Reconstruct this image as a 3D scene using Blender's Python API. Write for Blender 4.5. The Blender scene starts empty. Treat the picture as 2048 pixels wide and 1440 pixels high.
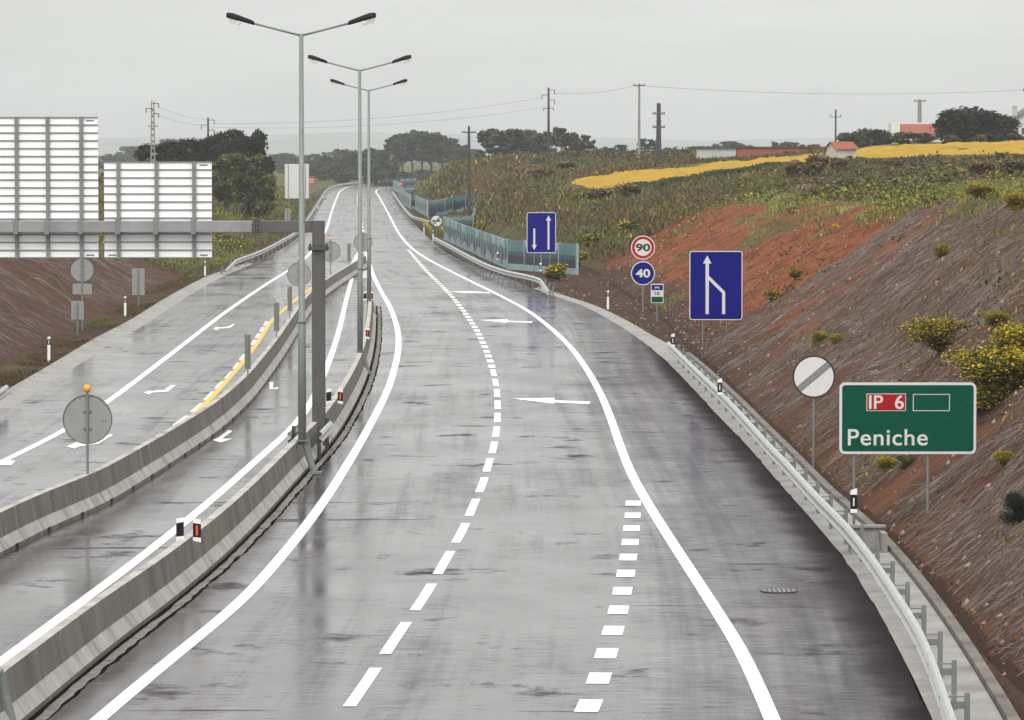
import bpy, bmesh, math, random
import numpy as np
from mathutils import Vector
rnd = random.Random(7); rng = np.random.default_rng(7)
S = bpy.context.scene; COL = S.collection
# ------------------------------------------------------------------ camera
H, F, HOR = 8.3, 9000.0, 299.0              # eye height, focal length in pixels of the 2048 frame, horizon row
TILT = math.atan((720-HOR)/F)
cd = bpy.data.cameras.new("camera"); cam = bpy.data.objects.new("camera", cd); COL.objects.link(cam)
cam.location = (0, 0, H); cam.rotation_euler = (math.pi/2-TILT, 0, 0)
cd.sensor_width = 36; cd.lens = 36*F/2048; cd.clip_start = 1; cd.clip_end = 30000
S.camera = cam
# ------------------------------------------------------------------ world, sun, exposure
SUN_EL, SUN_AZ = math.radians(50), math.radians(196)
w = bpy.data.worlds.new("World"); S.world = w; w.use_nodes = True
nt = w.node_tree; nt.nodes.clear()
def wn(t): return nt.nodes.new(t)
sky = wn('ShaderNodeTexSky'); sky.sky_type = 'NISHITA'; sky.sun_disc = False
sky.sun_elevation = SUN_EL; sky.sun_rotation = SUN_AZ
hs = wn('ShaderNodeHueSaturation'); hs.inputs['Saturation'].default_value = 0.25
nt.links.new(sky.outputs[0], hs.inputs['Color'])
bg1 = wn('ShaderNodeBackground'); bg1.inputs['Strength'].default_value = 0.05
nt.links.new(hs.outputs[0], bg1.inputs['Color'])
tc = wn('ShaderNodeTexCoord'); sp = wn('ShaderNodeSeparateXYZ'); nt.links.new(tc.outputs['Generated'], sp.inputs[0])
mr = wn('ShaderNodeMapRange'); mr.inputs['From Min'].default_value = 0; mr.inputs['From Max'].default_value = 1
mr.inputs['To Min'].default_value = 0.82; mr.inputs['To Max'].default_value = 1.9
nt.links.new(sp.outputs['Z'], mr.inputs['Value'])
nz = wn('ShaderNodeTexNoise'); nz.inputs['Scale'].default_value = 14; nz.inputs['Detail'].default_value = 5
mpn = wn('ShaderNodeMapping'); mpn.inputs['Scale'].default_value = (1, 1, 6)
nt.links.new(tc.outputs['Generated'], mpn.inputs[0]); nt.links.new(mpn.outputs[0], nz.inputs['Vector'])
mr2 = wn('ShaderNodeMapRange'); mr2.inputs['To Min'].default_value = 0.84; mr2.inputs['To Max'].default_value = 1.15
nt.links.new(nz.outputs['Fac'], mr2.inputs['Value'])
mm = wn('ShaderNodeMath'); mm.operation = 'MULTIPLY'
nt.links.new(mr.outputs[0], mm.inputs[0]); nt.links.new(mr2.outputs[0], mm.inputs[1])
mr3 = wn('ShaderNodeMapRange'); mr3.inputs['From Min'].default_value = -0.1; mr3.inputs['From Max'].default_value = -1.0; mr3.inputs['To Min'].default_value = 1.0; mr3.inputs['To Max'].default_value = 1.75
nt.links.new(sp.outputs['Y'], mr3.inputs['Value']); mm3 = wn('ShaderNodeMath'); mm3.operation = 'MULTIPLY'
bg2 = wn('ShaderNodeBackground'); bg2.inputs['Color'].default_value = (0.985, 1.0, 0.975, 1)
nt.links.new(mm.outputs[0], mm3.inputs[0]); nt.links.new(mr3.outputs[0], mm3.inputs[1]); nt.links.new(mm3.outputs[0], bg2.inputs['Strength'])
mx = wn('ShaderNodeMixShader'); mx.inputs[0].default_value = 0.86
nt.links.new(bg1.outputs[0], mx.inputs[1]); nt.links.new(bg2.outputs[0], mx.inputs[2])
wo = wn('ShaderNodeOutputWorld'); nt.links.new(mx.outputs[0], wo.inputs['Surface'])
sl = bpy.data.lights.new("sun", 'SUN'); sun = bpy.data.objects.new("sun", sl); COL.objects.link(sun)
sl.energy = 1.45; sl.angle = math.radians(24); sl.color = (1.0, 0.97, 0.92)
sd = Vector((math.sin(SUN_AZ)*math.cos(SUN_EL), math.cos(SUN_AZ)*math.cos(SUN_EL), math.sin(SUN_EL)))
sun.rotation_euler = sd.to_track_quat('Z', 'Y').to_euler()
S.view_settings.view_transform = 'Standard'; S.view_settings.look = 'None'
S.view_settings.exposure = 0.0; S.view_settings.gamma = 1
# ------------------------------------------------------------------ pixel rays
def ray(x, y):
    ct, st = math.cos(TILT), math.sin(TILT); u, v = (x-1024)/F, (720-y)/F
    return np.array([u, ct+v*st, -st+v*ct])
def G(x, y, z=0.0):
    r = ray(x, y); t = (z-H)/r[2]; return np.array([r[0]*t, r[1]*t, z])
def AT(x, y, d):
    r = ray(x, y); t = d/r[1]; return np.array([r[0]*t, d, H+r[2]*t])
def XA(x, d): return (x-1024)/F*d
def ZA(y, d): return float(AT(1024, y, d)[2])
def curve(pts, z=0.0, step=2.0, smooth=2):
    """pixels on the plane z -> smooth world polyline (Catmull-Rom, resampled, relaxed)"""
    P = np.array([G(x, y, z) for x, y in pts]); out = []
    Q = np.vstack([2*P[0]-P[1], P, 2*P[-1]-P[-2]])
    for i in range(1, len(Q)-2):
        p0, p1, p2, p3 = Q[i-1], Q[i], Q[i+1], Q[i+2]
        t1 = math.sqrt(np.linalg.norm(p1-p0))+1e-6; t2 = t1+math.sqrt(np.linalg.norm(p2-p1))+1e-6; t3 = t2+math.sqrt(np.linalg.norm(p3-p2))+1e-6
        n = max(2, int(np.linalg.norm(p2-p1)/step))
        for k in range(n):
            t = t1+(t2-t1)*k/n
            a1 = p0*(t1-t)/t1+p1*t/t1; a2 = p1*(t2-t)/(t2-t1)+p2*(t-t1)/(t2-t1); a3 = p2*(t3-t)/(t3-t2)+p3*(t-t2)/(t3-t2)
            b1 = a1*(t2-t)/t2+a2*t/t2; b2 = a2*(t3-t)/(t3-t1)+a3*(t-t1)/(t3-t1)
            out.append(b1*(t2-t)/(t2-t1)+b2*(t-t1)/(t2-t1))
    out.append(P[-1]); out = np.array(out)
    for _ in range(smooth*4):
        out[1:-1] = 0.25*out[:-2]+0.5*out[1:-1]+0.25*out[2:]
    return out
def resample(P, step):
    s = np.concatenate([[0], np.cumsum(np.linalg.norm(np.diff(P, axis=0), axis=1))])
    n = max(2, int(round(s[-1]/step))+1); t = np.linspace(0, s[-1], n)
    return np.stack([np.interp(t, s, P[:, k]) for k in range(3)], 1)
def normals(P):
    T = np.gradient(P, axis=0); T[:, 2] = 0; T /= np.linalg.norm(T, axis=1)[:, None]+1e-9
    return np.stack([T[:, 1], -T[:, 0], 0*T[:, 0]], 1)      # to the right of travel
# ------------------------------------------------------------------ value noise
_tab = rng.random((256, 256))
def vn(x, y):
    x = np.asarray(x, float); y = np.asarray(y, float)
    xi = np.floor(x).astype(int); yi = np.floor(y).astype(int); fx = x-xi; fy = y-yi
    fx = fx*fx*(3-2*fx); fy = fy*fy*(3-2*fy)
    a = _tab[xi % 256, yi % 256]; b = _tab[(xi+1) % 256, yi % 256]; c = _tab[xi % 256, (yi+1) % 256]; d = _tab[(xi+1) % 256, (yi+1) % 256]
    return (a*(1-fx)+b*fx)*(1-fy)+(c*(1-fx)+d*fx)*fy
def fbm(x, y, o=4):
    s = 0; a = 0.5
    for k in range(o): s = s+a*vn(x*2**k+17*k, y*2**k+5*k); a *= 0.5
    return s/(1-0.5**o)
def sstep(a, b, x):
    t = np.clip((np.asarray(x, float)-a)/(b-a), 0, 1); return t*t*(3-2*t)
# ------------------------------------------------------------------ materials
MATS = {}
def mat(name, col, rough=0.7, metal=0.0, var=0.12, scale=3.0, bump=0.0, bscale=30.0, spec=0.5, tint=False, dirt=None, stretch=(1, 1, 1), trans=0):
    if name in MATS: return MATS[name]
    m = bpy.data.materials.new(name); m.use_nodes = True; n = m.node_tree; N = n.nodes; L = n.links
    b = N['Principled BSDF']; b.inputs['Roughness'].default_value = rough; b.inputs['Metallic'].default_value = metal
    b.inputs['Specular IOR Level'].default_value = spec
    t = N.new('ShaderNodeTexCoord'); mp = N.new('ShaderNodeMapping'); mp.inputs['Scale'].default_value = stretch
    L.new(t.outputs['Object'], mp.inputs[0])
    no = N.new('ShaderNodeTexNoise'); no.inputs['Scale'].default_value = scale; no.inputs['Detail'].default_value = 6; no.inputs['Roughness'].default_value = 0.65
    L.new(mp.outputs[0], no.inputs['Vector'])
    r = N.new('ShaderNodeMapRange'); r.inputs['From Min'].default_value = 0.3; r.inputs['From Max'].default_value = 0.7
    r.inputs['To Min'].default_value = 1-var; r.inputs['To Max'].default_value = 1+var; L.new(no.outputs['Fac'], r.inputs['Value'])
    mu = N.new('ShaderNodeMix'); mu.data_type = 'RGBA'; mu.blend_type = 'MULTIPLY'; mu.inputs[0].default_value = 1
    if tint:
        at = N.new('ShaderNodeAttribute'); at.attribute_name = 'tint'; L.new(at.outputs['Color'], mu.inputs[6])
    else: mu.inputs[6].default_value = (*col, 1)
    L.new(r.outputs[0], mu.inputs[7]); out = mu.outputs[2]
    if dirt:
        n2 = N.new('ShaderNodeTexNoise'); n2.inputs['Scale'].default_value = dirt[1]; n2.inputs['Detail'].default_value = 8; L.new(mp.outputs[0], n2.inputs['Vector'])
        r2 = N.new('ShaderNodeMapRange'); r2.inputs['From Min'].default_value = 0.52; r2.inputs['From Max'].default_value = 0.72; r2.inputs['To Max'].default_value = dirt[2]; L.new(n2.outputs['Fac'], r2.inputs['Value'])
        m2 = N.new('ShaderNodeMix'); m2.data_type = 'RGBA'; L.new(r2.outputs[0], m2.inputs[0]); L.new(out, m2.inputs[6]); m2.inputs[7].default_value = (*dirt[0], 1); out = m2.outputs[2]
    L.new(out, b.inputs['Base Color'])
    if bump:
        nb = N.new('ShaderNodeTexNoise'); nb.inputs['Scale'].default_value = bscale; nb.inputs['Detail'].default_value = 5; L.new(mp.outputs[0], nb.inputs['Vector'])
        bp = N.new('ShaderNodeBump'); bp.inputs['Strength'].default_value = bump; bp.inputs['Distance'].default_value = 0.05
        L.new(nb.outputs['Fac'], bp.inputs['Height']); L.new(bp.outputs[0], b.inputs['Normal'])
    if trans:
        b.inputs['Transmission Weight'].default_value = trans
    MATS[name] = m; return m
galv = mat('galvanised_steel', (0.19, 0.205, 0.195), 0.55, 0.2, 0.14, 2.0, 0.05, 40)
galv_dark = mat('weathered_steel', (0.088, 0.080, 0.080), 0.55, 0.15, 0.22, 1.2, 0.05, 30, dirt=((0.06, 0.055, 0.055), 1.6, 0.5))
galv_beam = mat('galvanised_beam', (0.27, 0.275, 0.28), 0.5, 0.25, 0.2, 1.3, 0.05, 30, dirt=((0.13, 0.125, 0.125), 1.1, 0.7))
rail_m = mat('guardrail_steel', (0.42, 0.43, 0.43), 0.5, 0.15, 0.10, 1.5, 0.04, 30)
alu = mat('aluminium_panel', (0.92, 0.91, 0.92), 0.45, 0.0, 0.03, 2.0)
sign_back = mat('grey_sign_back', (0.27, 0.275, 0.26), 0.6, 0.1, 0.10, 2.5)
conc_dark = mat('dark_concrete', (0.165, 0.146, 0.132), 0.85, 0, 0.3, 1.4, 0.2, 25, dirt=((0.085, 0.07, 0.062), 1.2, 0.8), stretch=(1, 1, 0.25))  # darker concrete for the barriers' steep upper faces and right-hand foot
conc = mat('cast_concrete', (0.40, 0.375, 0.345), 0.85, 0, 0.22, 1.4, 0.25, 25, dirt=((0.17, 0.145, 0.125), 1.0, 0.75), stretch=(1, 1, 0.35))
conc_old = mat('gutter_concrete', (0.27, 0.255, 0.245), 0.8, 0, 0.25, 0.9, 0.3, 20, dirt=((0.17, 0.14, 0.115), 0.6, 0.8))
black = mat('black_plastic', (0.006, 0.006, 0.007), 0.6, 0, 0.1, spec=0.2)
blackp = mat('black_paint', (0.02, 0.018, 0.022), 0.5, 0, 0.1)
white_pl = mat('white_plastic', (0.82, 0.81, 0.80), 0.5, 0, 0.05)
refl_w = mat('white_reflector', (0.75, 0.75, 0.75), 0.25, 0, 0.05)
refl_o = mat('orange_reflector', (0.75, 0.10, 0.01), 0.25, 0, 0.08)
amber = mat('amber_lens', (0.80, 0.33, 0.01), 0.25, 0, 0.1)
lens_m = mat('lamp_bowl', (0.86, 0.83, 0.81), 0.2, 0, 0.15, 6)
blue_s = mat('blue_sign_sheet', (0.004, 0.005, 0.17), 0.85, 0, 0.2, 12, spec=0.04)
green_s = mat('green_sign_sheet', (0.002, 0.072, 0.044), 0.85, 0, 0.2, 12, spec=0.04)
red_s = mat('red_sign_sheet', (0.34, 0.006, 0.008), 0.55, 0, 0.1, 12, spec=0.15)
white_s = mat('white_sign_sheet', (0.62, 0.60, 0.59), 0.4, 0, 0.04, 6)
sheet_grey = mat('pale_sign_sheet', (0.66, 0.65, 0.65), 0.4, 0, 0.05, 6)
paint = mat('road_paint', (0.80, 0.80, 0.79), 0.6, 0, 0.07, 1.5, 0.1, 60, dirt=((0.40, 0.39, 0.385), 3.0, 0.6))
paint_y = mat('yellow_road_paint', (0.80, 0.42, 0.04), 0.5, 0, 0.1, 1.5)
wood = mat('weathered_wood', (0.13, 0.105, 0.085), 0.85, 0, 0.3, 3, 0.3, 20)
pole_c = mat('pole_concrete', (0.24, 0.225, 0.20), 0.85, 0, 0.2, 1.5)
pole_d = mat('dark_pole', (0.045, 0.045, 0.042), 0.8, 0, 0.25, 1.5)
bark = mat('bark', (0.055, 0.045, 0.038), 0.9, 0, 0.3, 3)
foliage = mat('foliage', (1, 1, 1), 0.75, 0, 0.35, 0.9, tint=True, spec=0.25)
straw = mat('straw_fibres', (1, 1, 1), 0.85, 0, 0.25, 2, tint=True, spec=0.2)
plaster = mat('white_plaster', (0.62, 0.61, 0.58), 0.85, 0, 0.07, 0.8)
plaster_g = mat('grey_plaster', (0.42, 0.42, 0.40), 0.85, 0, 0.12, 0.8)
tile_r = mat('red_roof_tiles', (0.25, 0.070, 0.050), 0.8, 0, 0.25, 2.5, 0.4, 8)
rust = mat('rusty_red_sheeting', (0.30, 0.075, 0.05), 0.75, 0, 0.2, 1.0)
dark_roof = mat('dark_roof_sheet', (0.06, 0.06, 0.06), 0.8, 0, 0.2)
# ------------------------------------------------------------------ mesh builder
class MB:
    def __init__(s): s.v = []; s.f = []; s.mi = []
    def add(s, verts, faces, mi=0):
        o = len(s.v); s.v += [tuple(map(float, p)) for p in verts]; s.f += [tuple(o+i for i in f) for f in faces]; s.mi += [mi]*len(faces)
    def box(s, c, d, mi=0, rz=0.0):
        cx, cy, cz = c; hx, hy, hz = d[0]/2, d[1]/2, d[2]/2; ca, sa = math.cos(rz), math.sin(rz); P = []
        for z in (-hz, hz):
            for x, y in ((-hx, -hy), (hx, -hy), (hx, hy), (-hx, hy)): P.append((cx+x*ca-y*sa, cy+x*sa+y*ca, cz+z))
        s.add(P, [(3, 2, 1, 0), (4, 5, 6, 7), (0, 1, 5, 4), (1, 2, 6, 5), (2, 3, 7, 6), (3, 0, 4, 7)], mi)
    def tube(s, pts, rad, n=8, mi=0, caps=True):
        pts = [Vector(p) for p in pts]; rad = rad if isinstance(rad, (list, tuple)) else [rad]*len(pts); P = []; Fa = []
        for i, p in enumerate(pts):
            t = (pts[min(i+1, len(pts)-1)]-pts[max(i-1, 0)]).normalized()
            a = Vector((0, 0, 1)) if abs(t.z) < 0.9 else Vector((0, 1, 0))
            u = t.cross(a).normalized(); v = t.cross(u)
            for k in range(n):
                an = 2*math.pi*k/n; P.append(p+(u*math.cos(an)+v*math.sin(an))*rad[i])
        for i in range(len(pts)-1):
            for k in range(n): Fa.append((i*n+k, i*n+(k+1) % n, (i+1)*n+(k+1) % n, (i+1)*n+k))
        if caps: Fa += [tuple(range(n-1, -1, -1)), tuple((len(pts)-1)*n+k for k in range(n))]
        s.add(P, Fa, mi)
    def prism(s, poly, y0, y1, mi=0):
        """outline in x,z (counter-clockwise seen from -y), from front y0 to back y1"""
        n = len(poly); P = [(x, y0, z) for x, z in poly]+[(x, y1, z) for x, z in poly]
        s.add(P, [tuple(range(n)), tuple(range(2*n-1, n-1, -1))]+[((i+1) % n, i, n+i, n+(i+1) % n) for i in range(n)], mi)
    def disc(s, c, r, y0, y1, mi=0, n=40):
        s.prism([(c[0]+r*math.cos(2*math.pi*k/n), c[1]+r*math.sin(2*math.pi*k/n)) for k in range(n)], y0, y1, mi)
    def ring(s, c, r0, r1, y0, y1, mi=0, n=40):
        P = []; Fa = []
        for k in range(n):
            a = 2*math.pi*k/n; ca, sa = math.cos(a), math.sin(a)
            P += [(c[0]+r0*ca, y0, c[1]+r0*sa), (c[0]+r1*ca, y0, c[1]+r1*sa), (c[0]+r1*ca, y1, c[1]+r1*sa), (c[0]+r0*ca, y1, c[1]+r0*sa)]
        for k in range(n):
            a, b = 4*k, 4*((k+1) % n)
            Fa += [(a+i, a+(i+1) % 4, b+(i+1) % 4, b+i) for i in range(4)]
        s.add(P, Fa, mi)
    def strip(s, Lp, Rp, mi=0):
        n = len(Lp); s.add(list(Lp)+list(Rp), [(i, n+i, n+i+1, i+1) for i in range(n-1)], mi)
    def sweep(s, P, prof, mi=0, caps=True, closed=True):
        """profile (offset to the right, z) swept along polyline P"""
        N = normals(P); m = len(prof); V = []; Fa = []
        for p, nn in zip(P, N):
            for o, z in prof: V.append((p[0]+nn[0]*o, p[1]+nn[1]*o, p[2]+z))
        for i in range(len(P)-1):
            for k in range(m if closed else m-1):
                Fa.append((i*m+k, i*m+(k+1) % m, (i+1)*m+(k+1) % m, (i+1)*m+k))
        if caps and closed: Fa += [tuple(range(m-1, -1, -1)), tuple((len(P)-1)*m+k for k in range(m))]
        s.add(V, Fa, mi)
    def build(s, name, mats, parent=None, smooth=False, bevel=0):
        me = bpy.data.meshes.new(name); me.from_pydata(s.v, [], s.f)
        for m in (mats if isinstance(mats, (list, tuple)) else [mats]): me.materials.append(m)
        me.polygons.foreach_set('material_index', s.mi); me.update()
        bm = bmesh.new(); bm.from_mesh(me); bmesh.ops.recalc_face_normals(bm, faces=bm.faces); bm.to_mesh(me); bm.free()
        if smooth: me.polygons.foreach_set('use_smooth', [True]*len(me.polygons))
        o = bpy.data.objects.new(name, me); COL.objects.link(o)
        if parent: o.parent = parent
        if bevel:
            b = o.modifiers.new('bevel', 'BEVEL'); b.width = bevel; b.segments = 2; b.limit_method = 'ANGLE'
        return o
class Many:
    """every tube becomes a part of its own"""
    def __init__(s): s.v = []; s.l = []
    def tube(s, p, r, n): mb = MB(); mb.tube(p, r, n); s.l.append(mb); s.v.append(1)
    def box(s, *a): mb = MB(); mb.box(*a); s.l.append(mb); s.v.append(1)
    def build(s, name, m, r):
        for mb in s.l: mb.build(name, m, r)
def tag(o, label=None, cat=None, group=None, kind=None):
    if label: o['label'] = label
    if cat: o['category'] = cat
    if group: o['group'] = group
    if kind: o['kind'] = kind
    return o
def thing(name, label, cat, loc=(0, 0, 0), rz=0.0, group=None):
    o = bpy.data.objects.new(name, None); COL.objects.link(o); o.empty_display_size = 0.3
    o.location = [float(c) for c in loc]; o.rotation_euler = (0, 0, rz); return tag(o, label, cat, group)
def copy_tree(o, parent=None):
    c = o.copy(); COL.objects.link(c)
    if parent: c.parent = parent
    for ch in list(o.children): copy_tree(ch, c)
    return c
def npmesh(name, V, Fq, mats, tint=None, parent=None, smooth=False):
    """numpy quads"""
    me = bpy.data.meshes.new(name); n = len(Fq); k = Fq.shape[1]
    me.vertices.add(len(V)); me.vertices.foreach_set('co', np.ascontiguousarray(V, np.float32).ravel())
    me.loops.add(n*k); me.loops.foreach_set('vertex_index', np.ascontiguousarray(Fq, np.int32).ravel())
    me.polygons.add(n); me.polygons.foreach_set('loop_start', np.arange(0, n*k, k, dtype=np.int32))
    me.materials.append(mats)
    if tint is not None:
        a = me.attributes.new('tint', 'FLOAT_COLOR', 'POINT'); t = np.ones((len(V), 4), np.float32); t[:, :3] = tint; a.data.foreach_set('color', t.ravel())
    me.update(calc_edges=True); me.validate()
    if smooth: me.polygons.foreach_set('use_smooth', np.ones(n, bool))
    o = bpy.data.objects.new(name, me); COL.objects.link(o)
    if parent: o.parent = parent
    return o
def letters(txt, x0, z0, w, h, y, bold=0.0, name='lettering', m=None, parent=None, spacing=1.0):
    """real lettering: glyph outlines scaled to the box x0..x0+w, z0..z0+h on the plane y"""
    cu = bpy.data.curves.new('glyphs', 'FONT'); cu.body = txt; cu.size = 1; cu.offset = bold; cu.space_character = spacing; cu.extrude = 0.004
    ob = bpy.data.objects.new('glyphs', cu); COL.objects.link(ob)
    dg = bpy.context.evaluated_depsgraph_get(); dg.update(); me = bpy.data.meshes.new_from_object(ob.evaluated_get(dg))
    co = np.array([v.co[:] for v in me.vertices]); mn, mxx = co.min(0), co.max(0)
    for v, c in zip(me.vertices, co):
        v.co = (x0+(c[0]-mn[0])/(mxx[0]-mn[0])*w, y-c[2]*0.5, z0+(c[1]-mn[1])/(mxx[1]-mn[1])*h)
    me.materials.clear(); me.materials.append(m)
    bpy.data.objects.remove(ob); o = bpy.data.objects.new(name, me); COL.objects.link(o); o.parent = parent; return o
def rrect(x0, z0, x1, z1, r, n=5):
    P = []
    for cx, cz, a0 in ((x1-r, z0+r, -90), (x1-r, z1-r, 0), (x0+r, z1-r, 90), (x0+r, z0+r, 180)):
        for k in range(n+1):
            a = math.radians(a0+90*k/n); P.append((cx+r*math.cos(a), cz+r*math.sin(a)))
    return P
# ------------------------------------------------------------------ road edges (pixels of the photograph laid on the ground plane)
R_EDGE = [(1880, 1480), (1867, 1440), (1826, 1359), (1768, 1243), (1690, 1120), (1638, 1055), (1556, 965), (1504, 902), (1424, 819), (1376, 767), (1333, 723), (1278, 678), (1208, 633), (1156, 608), (1104, 591), (1069, 577), (1020, 558), (967, 540), (897, 507), (866, 483), (845, 464), (817, 434), (800, 410), (789, 392), (784, 380), (792, 371)]
L_EDGE = [(-470, 1100), (-200, 945), (0, 832), (70, 785), (156, 731), (234, 680), (289, 650), (372, 595), (444, 554), (506, 527), (560, 500), (592, 478), (612, 450), (628, 425), (641, 402), (652, 385), (668, 376), (700, 369.5), (750, 366.5), (790, 365)]
TOE_R = [(58, 8.0), (72.4, 7.7), (84, 7.95), (96, 7.95), (109, 7.75), (121, 7.7), (138, 7.6), (170, 7.45), (185, 7.3), (205, 7.3), (228, 7.2), (250, 6.6), (280, 5.9), (297, 5.6), (311, 5.2), (350, 3.0), (415, -1.8), (430, -3.0), (612, -3.9), (622, -11.0), (735, -15.0), (745, -15.6), (930, -21.5), (1150, -24)]
Re = curve(R_EDGE); Le = curve(L_EDGE)
yr = np.concatenate([np.arange(60, 400, 2.0), np.arange(400, 1150, 5.0)])
def fx(P, d, lo=None):
    o = np.argsort(P[:, 1]); return np.interp(d, P[o, 1], P[o, 0])
def XR(d): return fx(Re, d)
def XL(d): return fx(Le, d)
toe_d = np.array([t[0] for t in TOE_R]); toe_x = np.array([t[1] for t in TOE_R])
def TR(d): return np.interp(d, toe_d, toe_x)
TOEL_PX = [(-420, 1010), (-200, 865), (0, 746), (83, 693), (155, 660), (253, 610), (325, 570), (379, 552), (423, 527)]
tl = np.array([G(*p) for p in TOEL_PX]); tl = tl[np.argsort(tl[:, 1])]
def TL(d): return np.where(np.asarray(d) < 300, np.interp(d, tl[:, 1], tl[:, 0]), np.interp(d, [300, 330, 1e4], [float(tl[-1, 0])-0.2, -2.4, -2.4])*0+np.minimum(XL(d)-2.2, np.interp(d, tl[:, 1], tl[:, 0])+(np.asarray(d)-300)*0.05))
# ------------------------------------------------------------------ terrain height
def ctl(px, py, d): p = AT(px, py, d); return (p[0], d, p[2])
CR = [ctl(2017, 400, 150), ctl(1900, 408, 186), ctl(1650, 425, 230), ctl(1400, 432, 280), ctl(1230, 440, 330), (16, 100, 8.2), (15, 70, 8.6), (15, 45, 8.6), (26, 100, 9.0), (30, 150, 7.4), (40, 60, 9.5), (26, 190, 6.5),
      ctl(1142, 368, 400), ctl(1270, 360, 400), ctl(1400, 350, 400), ctl(1650, 324, 400), ctl(1850, 316, 400), ctl(2048, 316, 400), (70, 400, 8.6), (60, 250, 8.0), (60, 150, 9.0),
      ctl(1142, 350, 460), ctl(1400, 328, 460), ctl(1560, 314, 460), ctl(1650, 305, 460), ctl(1850, 289, 460), ctl(2048, 287, 460), (75, 460, 9.4), ctl(1650, 375, 290), ctl(1400, 395, 330), ctl(1900, 350, 290), ctl(2040, 335, 300),
      ctl(1000, 400, 450), ctl(1000, 372, 500), ctl(1000, 342, 560), ctl(1000, 318, 640), ctl(940, 325, 650), ctl(890, 330, 680), ctl(850, 345, 700), ctl(1200, 405, 380), ctl(1200, 325, 560), ctl(1100, 315, 600), ctl(1100, 350, 470), ctl(1400, 319, 560), ctl(1650, 307, 540), ctl(1850, 284, 520), ctl(2040, 282, 520), ctl(1100, 430, 350),
      (-15, 900, 2.0), (10, 900, 6.0), (60, 900, 7.5), (150, 900, 9), (-10, 1100, 1.0), (60, 1150, 5), (150, 1150, 7), (120, 500, 11), (150, 300, 11), (120, 100, 12)]
CL = [(-30, 150, 5.0), (-26, 220, 4.6), (-28, 275, 3.2), (-24, 312, 0.7), (-30, 320, 1.4), (-24, 345, 0.6), (-32, 350, 1.8), (-24, 400, 2.4), (-30, 450, 4.3), (-40, 450, 4.8), (-26, 520, 4.6), (-33, 600, 4.6), (-38, 700, 3), (-45, 900, 0.8), (-60, 1100, 0), (-60, 300, 4.4), (-100, 400, 5), (-100, 800, 3), (-40, 1100, 0), (-45, 100, 5.5), (-40, 50, 5.5), (-100, 100, 6), (-160, 1150, 2), (-160, 500, 5)]
DS = 5.0
def rbf(C):
    A = np.array(C); P = np.stack([A[:, 0], A[:, 1]/DS], 1); n = len(A)
    K = np.linalg.norm(P[:, None]-P[None], axis=2); M = np.zeros((n+1, n+1)); M[:n, :n] = K+np.eye(n)*0.15; M[n, :n] = 1; M[:n, n] = 1
    return P, np.linalg.solve(M, np.append(A[:, 2], 0))
RR, RL = rbf(CR), rbf(CL)
def ev(R, X, D):
    P, wt = R; X = np.asarray(X, float); D = np.asarray(D, float)/DS; s = np.full(X.shape, wt[-1])
    for (px, pd), a in zip(P, wt[:-1]): s = s+a*np.sqrt((X-px)**2+(D-pd)**2)
    return s
def GR(d): return np.interp(d, [50, 120, 150, 186, 230, 280, 330, 420, 600, 625, 1200], [0.80, 0.76, 0.72, 0.62, 0.56, 0.54, 0.7, 1.1, 0.9, 0.85, 0.8])
def GL(d): return np.interp(d, [50, 200, 270, 305, 345, 400, 460, 700, 1200], [0.62, 0.62, 0.5, 0.25, 0.15, 0.45, 0.55, 0.4, 0.1])
def ZT(X, D):
    """height of the land at X, D"""
    X = np.asarray(X, float); D = np.asarray(D, float)
    tr, tl_, xr, xl = TR(D), TL(D), XR(np.minimum(D, 1100)), XL(np.minimum(D, 1100))
    offr = X-tr; offl = tl_-X
    far = sstep(1000, 1300, D)
    def side(off, R, g):
        n = ev(R, X, np.minimum(D, 1150)); c = off*g
        k = 0.5; h = np.clip(0.5+0.5*(n-c)/k, 0, 1); m = n*(1-h)+c*h-k*h*(1-h)
        m = np.maximum(m, -0.05)
        rough = np.clip(off, 0, 2)/2
        m = m+rough*((fbm(X*0.35, D*0.12)-0.5)*0.7+(fbm(X*1.3, D*0.5, 3)-0.5)*0.28)
        return m
    zr = side(offr, RR, GR(D)); zl = side(offl, RL, GL(D))
    zr = zr*(1-far)+far*(0.6+2*fbm(X*0.01, D*0.004)); zl = zl*(1-far)+far*(0.3+2*fbm(X*0.01, D*0.004))
    verge_r = np.where(X > np.where(D < 270, tr-0.2, xr), 0.03, -0.14); verge_l = np.where(X < xl-0.9, 0.03, -0.14)
    z = np.where(offr > 0, np.maximum(zr, 0.03), np.where(offl > 0, np.maximum(zl, 0.03), np.where(X > 0.5*(xr+xl), verge_r, verge_l)))
    return np.where(D > 1160, 0.4*(1-far)*0+z, z)
def HIT(px, py, d0=50.0, d1=1500.0):
    d = np.exp(np.linspace(math.log(d0), math.log(d1), 4000)); r = ray(px, py)
    X = r[0]/r[1]*d; Z = H+r[2]/r[1]*d; g = ZT(X, d); b = np.nonzero(Z < g)[0]
    i = b[0] if len(b) else len(d)-1
    return np.array([X[i], d[i], g[i]])
def ztop(x, d): return float(ZT(np.array([x]), np.array([d]))[0])
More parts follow.
